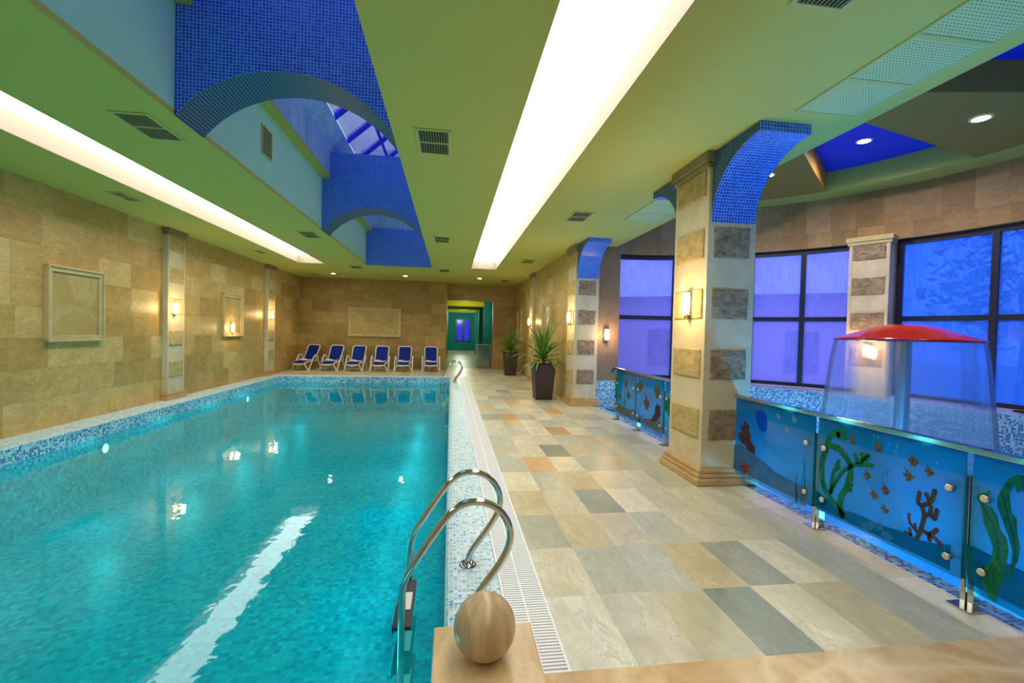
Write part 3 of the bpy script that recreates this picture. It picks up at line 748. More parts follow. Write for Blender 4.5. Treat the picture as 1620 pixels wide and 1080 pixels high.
# ------------------------------------------------------------------ the round bay with the wading pool
CX, CY, RB = 3.6, 5.2, 5.05
def PT(r, a, z): return (CX+r*sin(R(a)), CY+r*cos(R(a)), z)
def curved(mb, r, a0, a1, z0, z1, m=0, step=2.0):
    n = max(1, int(round((a1-a0)/step)))
    for i in range(n):
        a, b = a0+(a1-a0)*i/n, a0+(a1-a0)*(i+1)/n
        k = mb.add([PT(r,a,z0),PT(r,b,z0),PT(r,b,z1),PT(r,a,z1)])
        ua, ub = R(a)*RB, R(b)*RB
        mb.face([k,k+1,k+2,k+3], m, True, [(ua,z0),(ub,z0),(ub,z1),(ua,z1)])
def annulus(mb, r0, r1, a0, a1, z, m=0, step=2.0):
    n = max(1, int(round((a1-a0)/step)))
    for i in range(n):
        a, b = a0+(a1-a0)*i/n, a0+(a1-a0)*(i+1)/n
        k = mb.add([PT(r0,a,z),PT(r1,a,z),PT(r1,b,z),PT(r0,b,z)])
        ua, ub = R(a)*RB, R(b)*RB
        mb.face([k,k+1,k+2,k+3], m, True, [(ua,r0),(ua,r1),(ub,r1),(ub,r0)])
def bar(mb, r0, r1, a0, a1, z0, z1, m=0):
    curved(mb, r0, a0, a1, z0, z1, m); curved(mb, r1, a0, a1, z0, z1, m)
    annulus(mb, r0, r1, a0, a1, z0, m); annulus(mb, r0, r1, a0, a1, z1, m)
    for a in (a0, a1):
        mb.poly([PT(r0,a,z0),PT(r1,a,z0),PT(r1,a,z1),PT(r0,a,z1)], m, [(r0,z0),(r1,z0),(r1,z1),(r0,z1)])
ZS, ZH, ZB = .60, 3.50, 4.48
WIN = [(2.6,30.0,[18.2]), (36.0,57.0,[47.2]), (64.2,93.6,[78.9]), (100.6,130.0,[115.3])]
w = MB()
curved(w, RB, 0, 180, ZH+.0, ZB+.6); curved(w, RB, 130, 180, ZS, ZH)
for a0, a1 in ((0,2.6),(30,36),(57,64.2),(93.6,100.6)): curved(w, RB, a0, a1, ZS, ZH)
for a0, a1, _ in WIN:                                                       # reveals of the openings
    annulus(w, RB, RB+.3, a0, a1, ZH); annulus(w, RB, RB+.3, a0, a1, ZS)
    for a in (a0, a1): w.poly([PT(RB,a,ZS),PT(RB+.3,a,ZS),PT(RB+.3,a,ZH),PT(RB,a,ZH)], 0, [(0,ZS),(.3,ZS),(.3,ZH),(0,ZH)])
    curved(w, RB+.3, a0-3, a1+3, ZH, ZH+.1)
S('wall_bay', w, M['wall_bay'])
for i, (a0, a1, mus) in enumerate(WIN):
    f = MB(); ra, rb = RB+.10, RB+.17
    bar(f, ra, rb, a0, a1, ZH-.10, ZH); bar(f, ra, rb, a0, a1, ZS, ZS+.07); bar(f, ra, rb, a0, a1, 1.985, 2.075)
    hw = .52
    for c in [a0+hw] + mus + [a1-hw]: bar(f, ra-.005, rb+.005, c-hw, c+hw, ZS, ZH)
    o = f.build('window_%d' % (i+1), M['window_frame'], None, 0, 'structure')
    es = [a0+2*hw] + mus + [a1-2*hw]
    for c0, c1 in zip(es, es[1:]):
        for z0, z1 in ((ZS+.07,1.985),(2.075,ZH-.1)):
            g = MB(); curved(g, RB+.135, c0, c1, z0, z1)
            g.build('glass_pane', M['fog_glass' if i < 2 else 'fog_glass_blue'], o, fix=False)
# mosaic ledge under the windows and stone pier at its start
m = MB(); RL = 4.6
curved(m, RL, -4, 180, -.5, ZS-.04); annulus(m, RL, RB+.1, -4, 180, ZS-.04)
LEDGE = m
S('wall_pier', MB().box(3.27,3.80,9.90,10.6,ZS-.04,ZC+1.2), M['pier'])
S('trim_4', MB().box(3.27,3.80,9.9,10.6,-.3,ZS-.05), M['mos_kids'])
def at_bay(a, r=RB-.02): return PT(r, a, 0)
for a, lb in ((60.6,'free-standing looking stone pilaster between two bay windows, behind the red water mushroom'),(33.0,'stone pilaster between bay windows behind the near column'),(97.1,'stone pilaster at the right between bay windows outside the picture edge')):
    if a == 97.1 or a == 33.0: continue
    x, y, _ = PT(RB, a, 0)
    pilaster('bay_pilaster', lb, (x,y,0), R(-a), .62, .30, ZS-.03, 3.56, False, ('cream','brown_rough'))
x, y, _ = PT(RB-.325, 60.9, 0)
sconce('blurred glowing wall lamp on the bay pilaster, seen through the falling water', (x,y,1.42), R(-60.9), 22)
# ceiling of the bay: ring, blue recess, brown sails
rg = MB(); annulus(rg, 4.5, RB+.02, -6, 186, ZB); curved(rg, 4.5, -6, 186, ZB, 4.86)
S('ceiling_ring', rg, M['ring_paint'])
bc = MB(); pts = [(3.65,CY+4.6,4.85)] + [PT(4.6,a,4.85) for a in range(2,179,4)] + [(3.65,CY-4.6,4.85)]
bc.poly(pts); S('ceiling_bay', bc, M['blue_paint'])
def sail(a0, a1, ri, skew, lb):
    t = thing('ceiling_sail', lb, 'ceiling panel', PT(3,(a0+a1)/2,ZB))
    a, b = PT(ri,a0+skew,0), PT(ri,a1+skew,0); n = 6
    outer = [PT(4.52,a1+(a0-a1)*i/n,0) for i in range(n+1)]
    P = [a[:2], b[:2]] + [p[:2] for p in outer]
    def clip(Q):                                         # ends at the fascia of the hall ceiling
        out = []
        for p, q in zip(Q, Q[1:]+Q[:1]):
            if p[0] >= 3.70: out.append(p)
            if (p[0]-3.70)*(q[0]-3.70) < 0:
                s = (3.70-p[0])/(q[0]-p[0]); out.append((3.70, p[1]+(q[1]-p[1])*s))
        return out
    P = clip(P)
    MB().poly([(p[0],p[1],ZB+.002) for p in P]).build('sail_board', M['brown_paint'], t, fix=False)
    e = MB()
    for p, q in zip(P, P[1:]+P[:1]):
        e.poly([(p[0],p[1],ZB+.002),(q[0],q[1],ZB+.002),(q[0],q[1],4.85),(p[0],p[1],4.85)])
    e.build('sail_edge', M['ochre'], t, fix=False)
sail(27.5, 52.3, 1.5, 6, 'brown ceiling sail of the bay partly hidden by the column bracket')
sail(79.0, 104.0, 1.3, 9, 'large brown ceiling sail of the bay at the upper right')
sail(130.0, 155.0, 1.3, 9, 'brown ceiling sail of the bay beyond the picture')
bpy.data.objects.remove([o for o in bpy.data.objects if o.get('label') == 'brown ceiling sail of the bay beyond the picture'][0])
for o in [o for o in bpy.data.objects if o.parent is None and o.name in ('sail_board.002','sail_edge.002')]: bpy.data.objects.remove(o)
downlight('bright round downlight on the blue part of the bay ceiling', (6.60,6.60,4.85), 110, 'lamp_w', .085, (1,.90,.78), 165)
downlight('bright round downlight on the large brown sail at the upper right', (6.66,4.99,ZB), 110, 'lamp_w', .085, (1,.90,.78), 165)
downlight('bright round downlight on the small brown sail beside the column bracket', (5.49,7.37,ZB), 110, 'lamp_w', .085, (1,.90,.78), 165)

kp = thing('wading_pool', 'bright blue lit wading pool behind the painted glass railings', 'wading pool', (6, 5.2, -.5))
arcp = [(3.3,.62)] + [PT(RL,a,0)[:2] for a in range(176,-5,-4)] + [(3.3,9.9)]
MB().poly([(p[0],p[1],-.45) for p in arcp]).build('pool_floor', M['kids_floor'], kp, fix=False)
MB().poly([(p[0],p[1],-.07) for p in arcp]).build('water', M['kids_water'], kp, fix=False)
MB().box(3.2,3.36,.2,9.75,-.5,-.005).build('curb', M['mos_kids'], kp, .01)
LEDGE.build('ledge', M['mos_kids'], kp, fix=False)

# water mushroom
um = thing('water_mushroom', 'red mushroom-shaped water fountain on a steel pole in the wading pool', 'fountain', (6.17,5.42,-.45))
uc = (6.17, 5.42)
pr = [(0,1.845),(.1,1.843),(.22,1.83),(.36,1.795),(.5,1.745),(.64,1.69),(.74,1.655),(.79,1.638),(.803,1.625),(.795,1.612),(.77,1.61),(.6,1.625),(.3,1.66),(.095,1.68)]
MB().lathe(pr, uc, 56).build('canopy', M['red'], um)
MB().lathe([(.085,-.45),(.085,1.70)], uc, 28).lathe([(.13,-.45),(.13,-.40),(.09,-.37)], uc, 28).build('pole', M['steel_b'], um)
ct = MB(); n = 64; prof = []
for i in range(13):
    t = i/12; z = 1.615-1.68*t; prof.append((.788+.175*t**.75, z))
rings = []
for k in range(n):
    for i in range(12):
        (ra, za), (rb2, zb) = prof[i], prof[i+1]
        a, b = 2*pi*k/n, 2*pi*(k+1)/n
        q = ct.add([(uc[0]+ra*cos(a),uc[1]+ra*sin(a),za),(uc[0]+ra*cos(b),uc[1]+ra*sin(b),za),(uc[0]+rb2*cos(b),uc[1]+rb2*sin(b),zb),(uc[0]+rb2*cos(a),uc[1]+rb2*sin(a),zb)])
        ct.face([q,q+1,q+2,q+3], 0, True, [(k/n,za/1.6),((k+1)/n,za/1.6),((k+1)/n,zb/1.6),(k/n,zb/1.6)])
ct.build('water_curtain', M['curtain'], um, fix=False)

# ------------------------------------------------------------------ painted glass railings
MOTIFS = [
(1, 'painted_coral', 'brown', 'poly', [(4.492, 0.708), (4.461, 0.67), (4.424, 0.652), (4.415, 0.723), (4.386, 0.729), (4.356, 0.698), (4.318, 0.687), (4.324, 0.625), (4.289, 0.59), (4.297, 0.533), (4.225, 0.49), (4.221, 0.407), (4.276, 0.416), (4.341, 0.424), (4.381, 0.469), (4.44, 0.473), (4.502, 0.521), (4.505, 0.572), (4.437, 0.6), (4.469, 0.643)]),
(1, 'painted_starfish', 'rust', 'poly', [(4.422, 0.327), (4.361, 0.269), (4.265, 0.288), (4.321, 0.232), (4.236, 0.191), (4.338, 0.196), (4.383, 0.153), (4.396, 0.209), (4.465, 0.22), (4.399, 0.264)]),
(1, 'painted_jellyfish', 'ultra', 'poly', [(4.227, 0.851), (4.167, 0.885), (4.098, 0.873), (4.065, 0.821), (4.064, 0.717), (4.095, 0.664), (4.147, 0.676), (4.193, 0.713), (4.226, 0.779)]),
(1, 'painted_tentacles', 'ultra', 'stroke', 0.004, [[(4.156, 0.68), (4.126, 0.61), (4.038, 0.526), (3.969, 0.453), (3.857, 0.396)], [(4.121, 0.675), (4.057, 0.579), (3.956, 0.513), (3.845, 0.455), (3.777, 0.452)], [(4.088, 0.683), (4.01, 0.614), (3.924, 0.5), (3.797, 0.408)], [(4.073, 0.715), (3.978, 0.633), (3.928, 0.577)], [(4.183, 0.703), (4.153, 0.627), (4.108, 0.579)]]),
(1, 'painted_fish', 'pale', 'fish', (3.904, 0.863, 0.05)),
(1, 'painted_fish', 'pale', 'fish', (3.705, 0.869, 0.05)),
(1, 'painted_fish', 'pale', 'fish', (3.788, 0.754, 0.05)),
(1, 'painted_seabed', 'sand', 'poly', [(4.593, 0.42), (4.488, 0.455), (4.391, 0.46), (4.332, 0.426), (4.221, 0.407), (4.046, 0.362), (3.915, 0.322), (3.793, 0.316), (3.677, 0.301), (3.542, 0.315), (3.533, 0.133), (3.725, 0.131), (4.034, 0.132), (4.297, 0.129), (4.576, 0.131)]),
(1, 'painted_sea_grass', 'dgreen', 'stroke', 0.009, [[(3.654, 0.133), (3.675, 0.269), (3.75, 0.352)], [(3.648, 0.141), (3.656, 0.297), (3.694, 0.37)], [(3.63, 0.137), (3.663, 0.316), (3.648, 0.416)], [(3.593, 0.141), (3.59, 0.361), (3.56, 0.547)], [(3.566, 0.14), (3.566, 0.41), (3.592, 0.589)]]),
(1, 'painted_shell', 'stone', 'ell', (4.019, 0.33, 0.045, 0.03, 0.4)),
(1, 'painted_shell', 'stone', 'ell', (3.967, 0.289, 0.04, 0.035, 0)),
(2, 'painted_seaweed', 'green', 'stroke', 0.052, [[(3.175, 0.22), (3.237, 0.275), (3.308, 0.318), (3.365, 0.392), (3.383, 0.48), (3.385, 0.598), (3.343, 0.704), (3.332, 0.777), (3.284, 0.84), (3.234, 0.846)], [(3.334, 0.73), (3.229, 0.731), (3.144, 0.666), (3.112, 0.598), (3.125, 0.517), (3.143, 0.445), (3.188, 0.361), (3.198, 0.29), (3.175, 0.22)]]),
(2, 'painted_seaweed', 'green', 'stroke', 0.035, [[(3.289, 0.359), (3.284, 0.454), (3.263, 0.541), (3.224, 0.628)], [(3.289, 0.359), (3.233, 0.482), (3.184, 0.56), (3.111, 0.621), (3.052, 0.669), (3.006, 0.704), (2.968, 0.732)], [(3.052, 0.676), (3.081, 0.719)], [(3.018, 0.702), (3.02, 0.74)], [(3.006, 0.697), (2.976, 0.748)], [(3.051, 0.655), (2.982, 0.676), (2.94, 0.681)], [(3.24, 0.847), (3.207, 0.908)], [(3.239, 0.839), (3.176, 0.876)], [(3.239, 0.828), (3.174, 0.828)], [(3.25, 0.551), (3.222, 0.582)], [(3.137, 0.513), (3.104, 0.526)], [(3.135, 0.464), (3.102, 0.483)], [(3.146, 0.427), (3.109, 0.441)]]),
(2, 'painted_seaweed_vein', 'vein', 'stroke', 0.006, [[(3.189, 0.237), (3.294, 0.317), (3.361, 0.405), (3.377, 0.577), (3.333, 0.706), (3.283, 0.823)], [(3.299, 0.727), (3.157, 0.663), (3.122, 0.585), (3.165, 0.415), (3.193, 0.315)], [(3.276, 0.387), (3.196, 0.533), (3.099, 0.625), (2.984, 0.721)]]),
(2, 'painted_fish', 'fish', 'fish', (3.108, 0.83, 0.055)),
(2, 'painted_fish', 'fish', 'fish', (2.887, 0.827, 0.055)),
(2, 'painted_fish', 'fish', 'fish', (2.635, 0.797, 0.062)),
(2, 'painted_fish', 'fish', 'fish', (2.53, 0.758, 0.05)),
(2, 'painted_fish', 'fish', 'fish', (2.663, 0.688, 0.06)),
(2, 'painted_fish', 'fish', 'fish', (2.967, 0.596, 0.055)),
(2, 'painted_fish', 'fish', 'fish', (2.905, 0.47, 0.055)),
(2, 'painted_fish', 'fish', 'fish', (2.823, 0.535, 0.055)),
(2, 'painted_fish', 'fish', 'fish', (2.82, 0.394, 0.05)),
(2, 'painted_sea_horse', 'teal', 'stroke', 0.006, [[(2.872, 0.713), (2.829, 0.705), (2.792, 0.691), (2.827, 0.67), (2.86, 0.696)], [(2.842, 0.661), (2.852, 0.627), (2.835, 0.612)], [(2.817, 0.674), (2.815, 0.629)], [(2.871, 0.693), (2.885, 0.658)]]),
(2, 'painted_seabed', 'sand2', 'poly', [(3.468, 0.326), (3.393, 0.311), (3.292, 0.277), (3.176, 0.24), (3.12, 0.267), (3.034, 0.277), (2.975, 0.28), (2.896, 0.271), (2.769, 0.285), (2.689, 0.295), (2.585, 0.289), (2.481, 0.315), (2.392, 0.348), (2.389, 0.184), (2.609, 0.185), (2.914, 0.185), (3.22, 0.185), (3.461, 0.187)]),
(2, 'painted_shell', 'stone', 'ell', (2.95, 0.225, 0.062, 0.03, -0.5)),
(2, 'painted_shell', 'stone', 'ell', (2.859, 0.26, 0.03, 0.028, 0)),
(2, 'painted_shell', 'stone', 'ell', (2.801, 0.22, 0.042, 0.027, 0.1)),
(2, 'painted_coral', 'dbrown', 'stroke', 0.03, [[(2.595, 0.294), (2.571, 0.371), (2.555, 0.462), (2.575, 0.519), (2.598, 0.534), (2.591, 0.598)], [(2.575, 0.519), (2.517, 0.571), (2.497, 0.645)], [(2.528, 0.574), (2.547, 0.606)], [(2.555, 0.462), (2.521, 0.492), (2.516, 0.537)], [(2.521, 0.492), (2.492, 0.468), (2.478, 0.526)], [(2.57, 0.362), (2.517, 0.358), (2.476, 0.401)], [(2.51, 0.361), (2.448, 0.324)], [(2.521, 0.351), (2.516, 0.323)]]),
(2, 'painted_coral', 'dbrown', 'stroke', 0.02, [[(2.601, 0.339), (2.647, 0.381), (2.654, 0.431)], [(2.608, 0.35), (2.612, 0.381)], [(2.634, 0.3), (2.672, 0.303)], [(2.634, 0.3), (2.645, 0.337)]]),
(2, 'painted_bubble', 'bubble', 'ell', (2.818, 0.865, 0.008, 0.009, 0)),
(2, 'painted_bubble', 'bubble', 'ell', (2.762, 0.834, 0.008, 0.009, 0)),
(2, 'painted_bubble', 'bubble', 'ell', (2.754, 0.871, 0.008, 0.009, 0)),
(2, 'painted_bubble', 'bubble', 'ell', (2.929, 0.905, 0.008, 0.009, 0)),
(2, 'painted_bubble', 'bubble', 'ell', (2.896, 0.902, 0.008, 0.009, 0)),
(2, 'painted_bubble', 'bubble', 'ell', (2.49, 0.832, 0.008, 0.009, 0)),
(3, 'painted_kelp', 'green', 'poly', [(2.144, 0.127), (2.187, 0.137), (2.221, 0.211), (2.219, 0.274), (2.179, 0.357), (2.173, 0.431), (2.192, 0.483), (2.226, 0.561), (2.243, 0.658), (2.269, 0.69), (2.254, 0.722), (2.219, 0.734), (2.201, 0.758), (2.202, 0.735), (2.227, 0.711), (2.213, 0.695), (2.23, 0.668), (2.19, 0.658), (2.16, 0.629), (2.144, 0.555), (2.11, 0.511), (2.1, 0.446), (2.118, 0.307), (2.139, 0.215)]),
(3, 'painted_kelp', 'green2', 'poly', [(2.124, 0.254), (2.089, 0.373), (2.084, 0.454), (2.103, 0.524), (2.139, 0.618), (2.161, 0.669), (2.164, 0.729), (2.145, 0.786), (2.115, 0.855), (2.077, 0.887), (2.039, 0.89), (2.035, 0.795), (2.055, 0.807), (2.073, 0.782), (2.09, 0.824), (2.108, 0.769), (2.096, 0.665), (2.072, 0.646), (2.064, 0.551), (2.05, 0.49), (2.059, 0.408), (2.094, 0.301)]),
(3, 'painted_seabed', 'sand2', 'poly', [(2.319, 0.382), (2.268, 0.396), (2.214, 0.39), (2.163, 0.385), (2.097, 0.378), (2.034, 0.372), (2.004, 0.378), (1.994, 0.117), (2.025, 0.122), (2.204, 0.127), (2.309, 0.13)]),
(3, 'painted_kelp_vein', 'vein', 'stroke', 0.004, [[(2.234, 0.651), (2.196, 0.594), (2.16, 0.518), (2.147, 0.403), (2.177, 0.327), (2.199, 0.223), (2.166, 0.149)], [(2.14, 0.758), (2.107, 0.631), (2.077, 0.516), (2.074, 0.39), (2.116, 0.258)]]),
(4, 'painted_seaweed', 'green', 'poly', [(8.112, 0.916), (8.045, 0.914), (8.058, 0.634), (8.103, 0.415), (8.198, 0.417), (8.197, 0.684)]),
(4, 'painted_fish', 'fish', 'fish', (7.672, 0.737, 0.128)),
(4, 'painted_fish', 'fish', 'fish', (7.537, 0.545, 0.128)),
(4, 'painted_fish', 'fish', 'fish', (7.931, 0.472, 0.11200000000000002)),
(4, 'painted_seaweed', 'green', 'stroke', 0.03, [[(7.681, 0.336), (7.72, 0.471), (7.715, 0.614)], [(7.707, 0.41), (7.766, 0.369)], [(7.701, 0.443), (7.606, 0.411)]]),
(4, 'painted_seabed', 'greysand', 'poly', [(8.189, 0.352), (7.954, 0.323), (7.74, 0.31), (7.5, 0.312), (7.282, 0.342), (7.268, 0.151), (7.728, 0.155), (8.173, 0.158)]),
(5, 'painted_fish', 'fish', 'fish', (7.057, 0.772, 0.17)),
(5, 'painted_fish', 'fish', 'fish', (6.438, 0.754, 0.17)),
(5, 'painted_fish', 'fish', 'fish', (6.796, 0.525, 0.17)),
(5, 'painted_coral', 'brown', 'poly', [(6.63, 0.278), (6.575, 0.37), (6.503, 0.424), (6.518, 0.502), (6.441, 0.588), (6.381, 0.551), (6.331, 0.579), (6.342, 0.492), (6.31, 0.433), (6.368, 0.369), (6.48, 0.308)]),
(5, 'painted_sea_grass', 'dgreen', 'stroke', 0.025, [[(7.135, 0.163), (7.128, 0.311), (7.172, 0.42)], [(7.099, 0.156), (7.076, 0.32), (7.036, 0.486)], [(7.082, 0.159), (7.004, 0.276), (6.921, 0.305)]]),
(5, 'painted_seabed', 'greysand', 'poly', [(7.207, 0.163), (7.054, 0.252), (6.853, 0.276), (6.601, 0.311), (6.366, 0.343), (6.314, 0.327), (6.302, 0.15), (6.81, 0.144), (7.206, 0.149)]),
(6, 'painted_seaweed', 'green', 'poly', [(6.144, 0.724), (6.064, 0.717), (6.02, 0.636), (6.009, 0.464), (6.067, 0.452), (6.129, 0.504), (6.19, 0.532), (6.203, 0.606)]),

]
XR = 3.12
def motif_mesh(o, d):
    mb = MB(); x = XR-.0075-(.0006 if 'seabed' not in o[1] else 0)
    def flat(pts): 
        i0 = mb.add([(x,p[0],p[1]) for p in pts])
        for t in tessellate_polygon([[Vector((p[0],p[1],0)) for p in pts]]): mb.face([i0+k for k in t])
    if o[3] == 'poly': flat(o[4])
    elif o[3] == 'ell':
        cy, cz, ry, rz, rot = o[4]
        flat([(cy+ry*cos(a)*cos(rot)-rz*sin(a)*sin(rot), cz+ry*cos(a)*sin(rot)+rz*sin(a)*cos(rot)) for a in [2*pi*k/18 for k in range(18)]])
    elif o[3] == 'fish':
        cy, cz, s = o[4]
        # angelfish heading right (towards -y), tall dorsal fin trailing back
        P = [(-.62,.0),(-.45,.16),(-.25,.30),(0,.48),(.35,.75),(.75,.98),(.45,.60),(.38,.36),(.50,.22),(.72,.30),(.66,.06),(.74,-.18),(.48,-.12),(.36,-.26),(.40,-.52),(.2,-.62),(.02,-.46),(-.1,-.66),(-.2,-.36),(-.4,-.2)]
        flat([(cy+p[0]*s, cz+p[1]*s) for p in P])
    else:
        w = o[4]
        for ln in o[5]:
            pts = [Vector((p[0],p[1],0)) for p in smooth_path([(p[0],p[1],0) for p in ln], 5)]
            n = len(pts); L = []; Rr = []
            for i, p in enumerate(pts):
                dd = (pts[min(i+1,n-1)]-pts[max(i-1,0)]).normalized(); nn = Vector((-dd.y,dd.x,0))
                ww = w/2*(1 if ('coral' in o[1] or w > .032) else (1-.75*i/n))
                L.append(p+nn*ww); Rr.append(p-nn*ww)
            i0 = mb.add([(x,p.x,p.y) for p in L]+[(x,p.x,p.y) for p in Rr])
            for i in range(n-1): mb.face([i0+i,i0+i+1,i0+n+i+1,i0+n+i])
            if 'coral' in o[1] or w > .032:
                for p in (pts[0], pts[-1]):
                    k0 = mb.add([(x-.0002,p.x+w*.56*cos(2*pi*k/12),p.y+w*.56*sin(2*pi*k/12)) for k in range(12)])
                    mb.face(range(k0,k0+12))
    return mb
def railing(label, y_hi, y_lo, posts, panels, top, ends):
    t = thing('glass_railing', label, 'railing', (XR, (y_hi+y_lo)/2, 0))
    h = MB()
    if ends:   # bent-down end at the far side
        h.prism([(top-.03,XR-.03),(top+.008,XR-.03),(top+.008,XR+.03),(top-.03,XR+.03)], 'z', 0, .001) if False else None
    h.box(XR-.03,XR+.03,y_lo,y_hi,top-.035,top)
    if ends: h.prism([(y_hi-.01,top),(y_hi+.15,top-.09),(y_hi+.14,top-.125),(y_hi-.01,top-.035)], 'x', XR-.03, XR+.03)
    h.build('handrail', M['steel'], t, .004)
    for y in posts:
        z0 = .0125 if y < 2.04 else .0
        p = MB().box(XR+.012,XR+.066,y-.036,y-.005,z0,.80).box(XR+.012,XR+.066,y+.005,y+.036,z0,.80).box(XR-.05,XR+.085,y-.065,y+.065,z0,z0+.012)
        o = p.build('post', M['steel'], t, .003)
        for s in (-1, 1):
            for z in (.27, .70):
                c = MB()
                c.tube([(XR+.03,y+s*.03,z),(XR+.03,y+s*.095,z)], .010, 10)
                c.tube([(XR-.030,y+s*.095,z),(XR-.024,y+s*.095,z),(XR+.032,y+s*.095,z)], [.019,.024,.024], 18)
                c.build('clamp', M['steel'], o)
    for (a, b, idx) in panels:
        g = MB().box(XR-.006,XR+.006,a,b,.165,top-.036)
        o = g.build('glass_panel', M['panel_glass'], t)
        for mo in MOTIFS:
            if mo[0] == idx: motif_mesh(mo, 0).build(mo[1], PF[mo[2]], o, fix=False)
    return t
railing('near glass railing painted with seaweed, corals and fish beside the wading pool', 4.57, .7, [3.455, 2.31, 1.17], [(3.475,4.555,1),(2.33,3.435,2),(1.19,2.29,3)], .985, False)
railing('far glass railing painted with fish and corals beyond the near column', 8.28, 5.29, [8.18, 7.22, 6.22], [(7.245,8.15,4),(6.245,7.195,5),(5.32,6.195,6)], .985, True)

# ------------------------------------------------------------------ sun loungers
def rounded_back(w, y0, z0, y1, z1, n=8, r=.09):
    """outline of the backrest in its own plane, as 3D points"""
    L = math.hypot(y1-y0, z1-z0); pts2 = [(-w/2*.94,0),(-w/2,L-r)]
    pts2 += [(-w/2+r-r*cos(pi/2*i/n), L-r+r*sin(pi/2*i/n)) for i in range(1,n+1)]
    pts2 += [(w/2-r+r*sin(pi/2*i/n), L-r+r*cos(pi/2*i/n)) for i in range(0,n)]
    pts2 += [(w/2,L-r),(w/2*.94,0)]
    return [(x, y0+(y1-y0)*t/L, z0+(z1-z0)*t/L) for x,t in pts2]
def lounger():
    t = thing('sun_lounger', '', 'sun lounger', (0,0,0), 'row of sun loungers by the back wall')
    W = M['white_pl']
    ring = rounded_back(.50, .52, .34, .86, .925)
    bk = MB().tube(ring, .021, 10); bk.tube([(-.245,.515,.335),(.245,.515,.335)], .02, 10)
    o = bk.build('backrest_frame', W, t)
    inner = [(p[0]*.94, p[1]-.004, p[2]) for p in ring]
    i = MB(); i.poly([(p[0],p[1],p[2]-.012 if p[2]>.8 else p[2]) for p in inner]); i.build('back_sling', M['sling'], o, fix=False)
    fr = MB()
    for s in (-1,1): fr.tube(smooth_path([(s*.20,-.13,.255),(s*.235,-.02,.30),(s*.25,.25,.335),(s*.255,.60,.345),(s*.25,.74,.33)], 5), .023, 10)
    fr.tube(smooth_path([(-.20,-.13,.255),(-.1,-.165,.235),(0,-.175,.23),(.1,-.165,.235),(.20,-.13,.255)], 5), .03, 10)
    fr.tube([(-.25,.70,.335),(.25,.70,.335)], .02, 10)
    o = fr.build('seat_frame', W, t)
    s = MB(); n = 8
    ys = [(-.16,.262),(-.10,.285),(0,.312),(.15,.325),(.35,.335),(.54,.345)]
    for (ya,za),(yb,zb) in zip(ys, ys[1:]): s.poly([(-.225,ya,za+.012),(.225,ya,za+.012),(.225,yb,zb+.012),(-.225,yb,zb+.012)])
    s.build('seat_sling', M['sling'], o, fix=False)
    for sd in (-1,1):
        MB().tube(smooth_path([(sd*.215,-.10,.27),(sd*.26,-.06,.17),(sd*.31,-.012,.04),(sd*.325,0,.018),(sd*.33,.03,.03),(sd*.33,.14,.22),(sd*.33,.30,.46),(sd*.33,.37,.535),(sd*.33,.45,.565),(sd*.325,.53,.54),(sd*.315,.59,.46),(sd*.29,.62,.36)], 5), .024, 10).build('leg', W, t)
        MB().tube(smooth_path([(sd*.25,.70,.33),(sd*.27,.76,.2),(sd*.28,.84,.018)], 5), .022, 10).build('rear_leg', W, t)
    return t
LG = [(-5.46,17.58,-18,'leftmost blue and white sun lounger, in the corner by the left wall'),
      (-4.46,17.51,-9,'second blue and white sun lounger from the left wall'),
      (-3.555,17.44,-5,'third blue and white sun lounger from the left wall'),
      (-2.63,17.43,-1,'fourth blue and white sun lounger from the left wall, right of the third'),
      (-1.75,17.56,1,'fifth blue and white sun lounger, just left of the one standing apart'),
      (-.715,17.71,3,'rightmost blue and white sun lounger standing apart next to the doorway')]
def towel():
    m = MB(); nx, ny = 8, 6; r = random.Random(4); g = {}
    for lay in (0, 1):
        for i in range(nx+1):
            for j in range(ny+1):
                x = -.20+.40*i/nx; y = .12+.30*j/ny
                z = .352+.008*(y/.4)+(0 if lay == 0 else .028+.014*sin(i*.9)+.022*(1-i/nx)+r.uniform(-.003,.003))
                g[lay,i,j] = m.add([(x+(.01 if lay else 0)*sin(j), y, z)])
    for lay in (0,1):
        for i in range(nx):
            for j in range(ny): m.face([g[lay,i,j],g[lay,i+1,j],g[lay,i+1,j+1],g[lay,i,j+1]], 0, True)
    bd = [(i,0) for i in range(nx)]+[(nx,j) for j in range(ny)]+[(i,ny) for i in range(nx,0,-1)]+[(0,j) for j in range(ny,0,-1)]
    for a, b in zip(bd, bd[1:]+bd[:1]): m.face([g[(0,)+a],g[(0,)+b],g[(1,)+b],g[(1,)+a]], 0, True)
    return m.build('towel', M['towel'])
l0 = lounger(); t0 = towel()
nm = ['leftmost sun lounger by the left wall','second sun lounger from the left wall','third sun lounger from the left wall','fourth sun lounger from the left wall','fifth sun lounger from the left wall','sun lounger standing apart next to the doorway']
for i, (x, y, a, lb) in enumerate(LG):
    if i == 0: l0.location = (x,y,0); l0.rotation_euler = (0,0,R(a)); l0['label'] = lb; tw = t0
    else:
        copy_thing(l0, (x,y,0), R(a), lb); tw = t0.copy(); COL.objects.link(tw)
    tw.location = (x,y,0); tw.rotation_euler = (0,0,R(a))
    tag(tw, 'white folded towel on the seat of the ' + nm[i], 'towel', 'towels on the sun loungers')

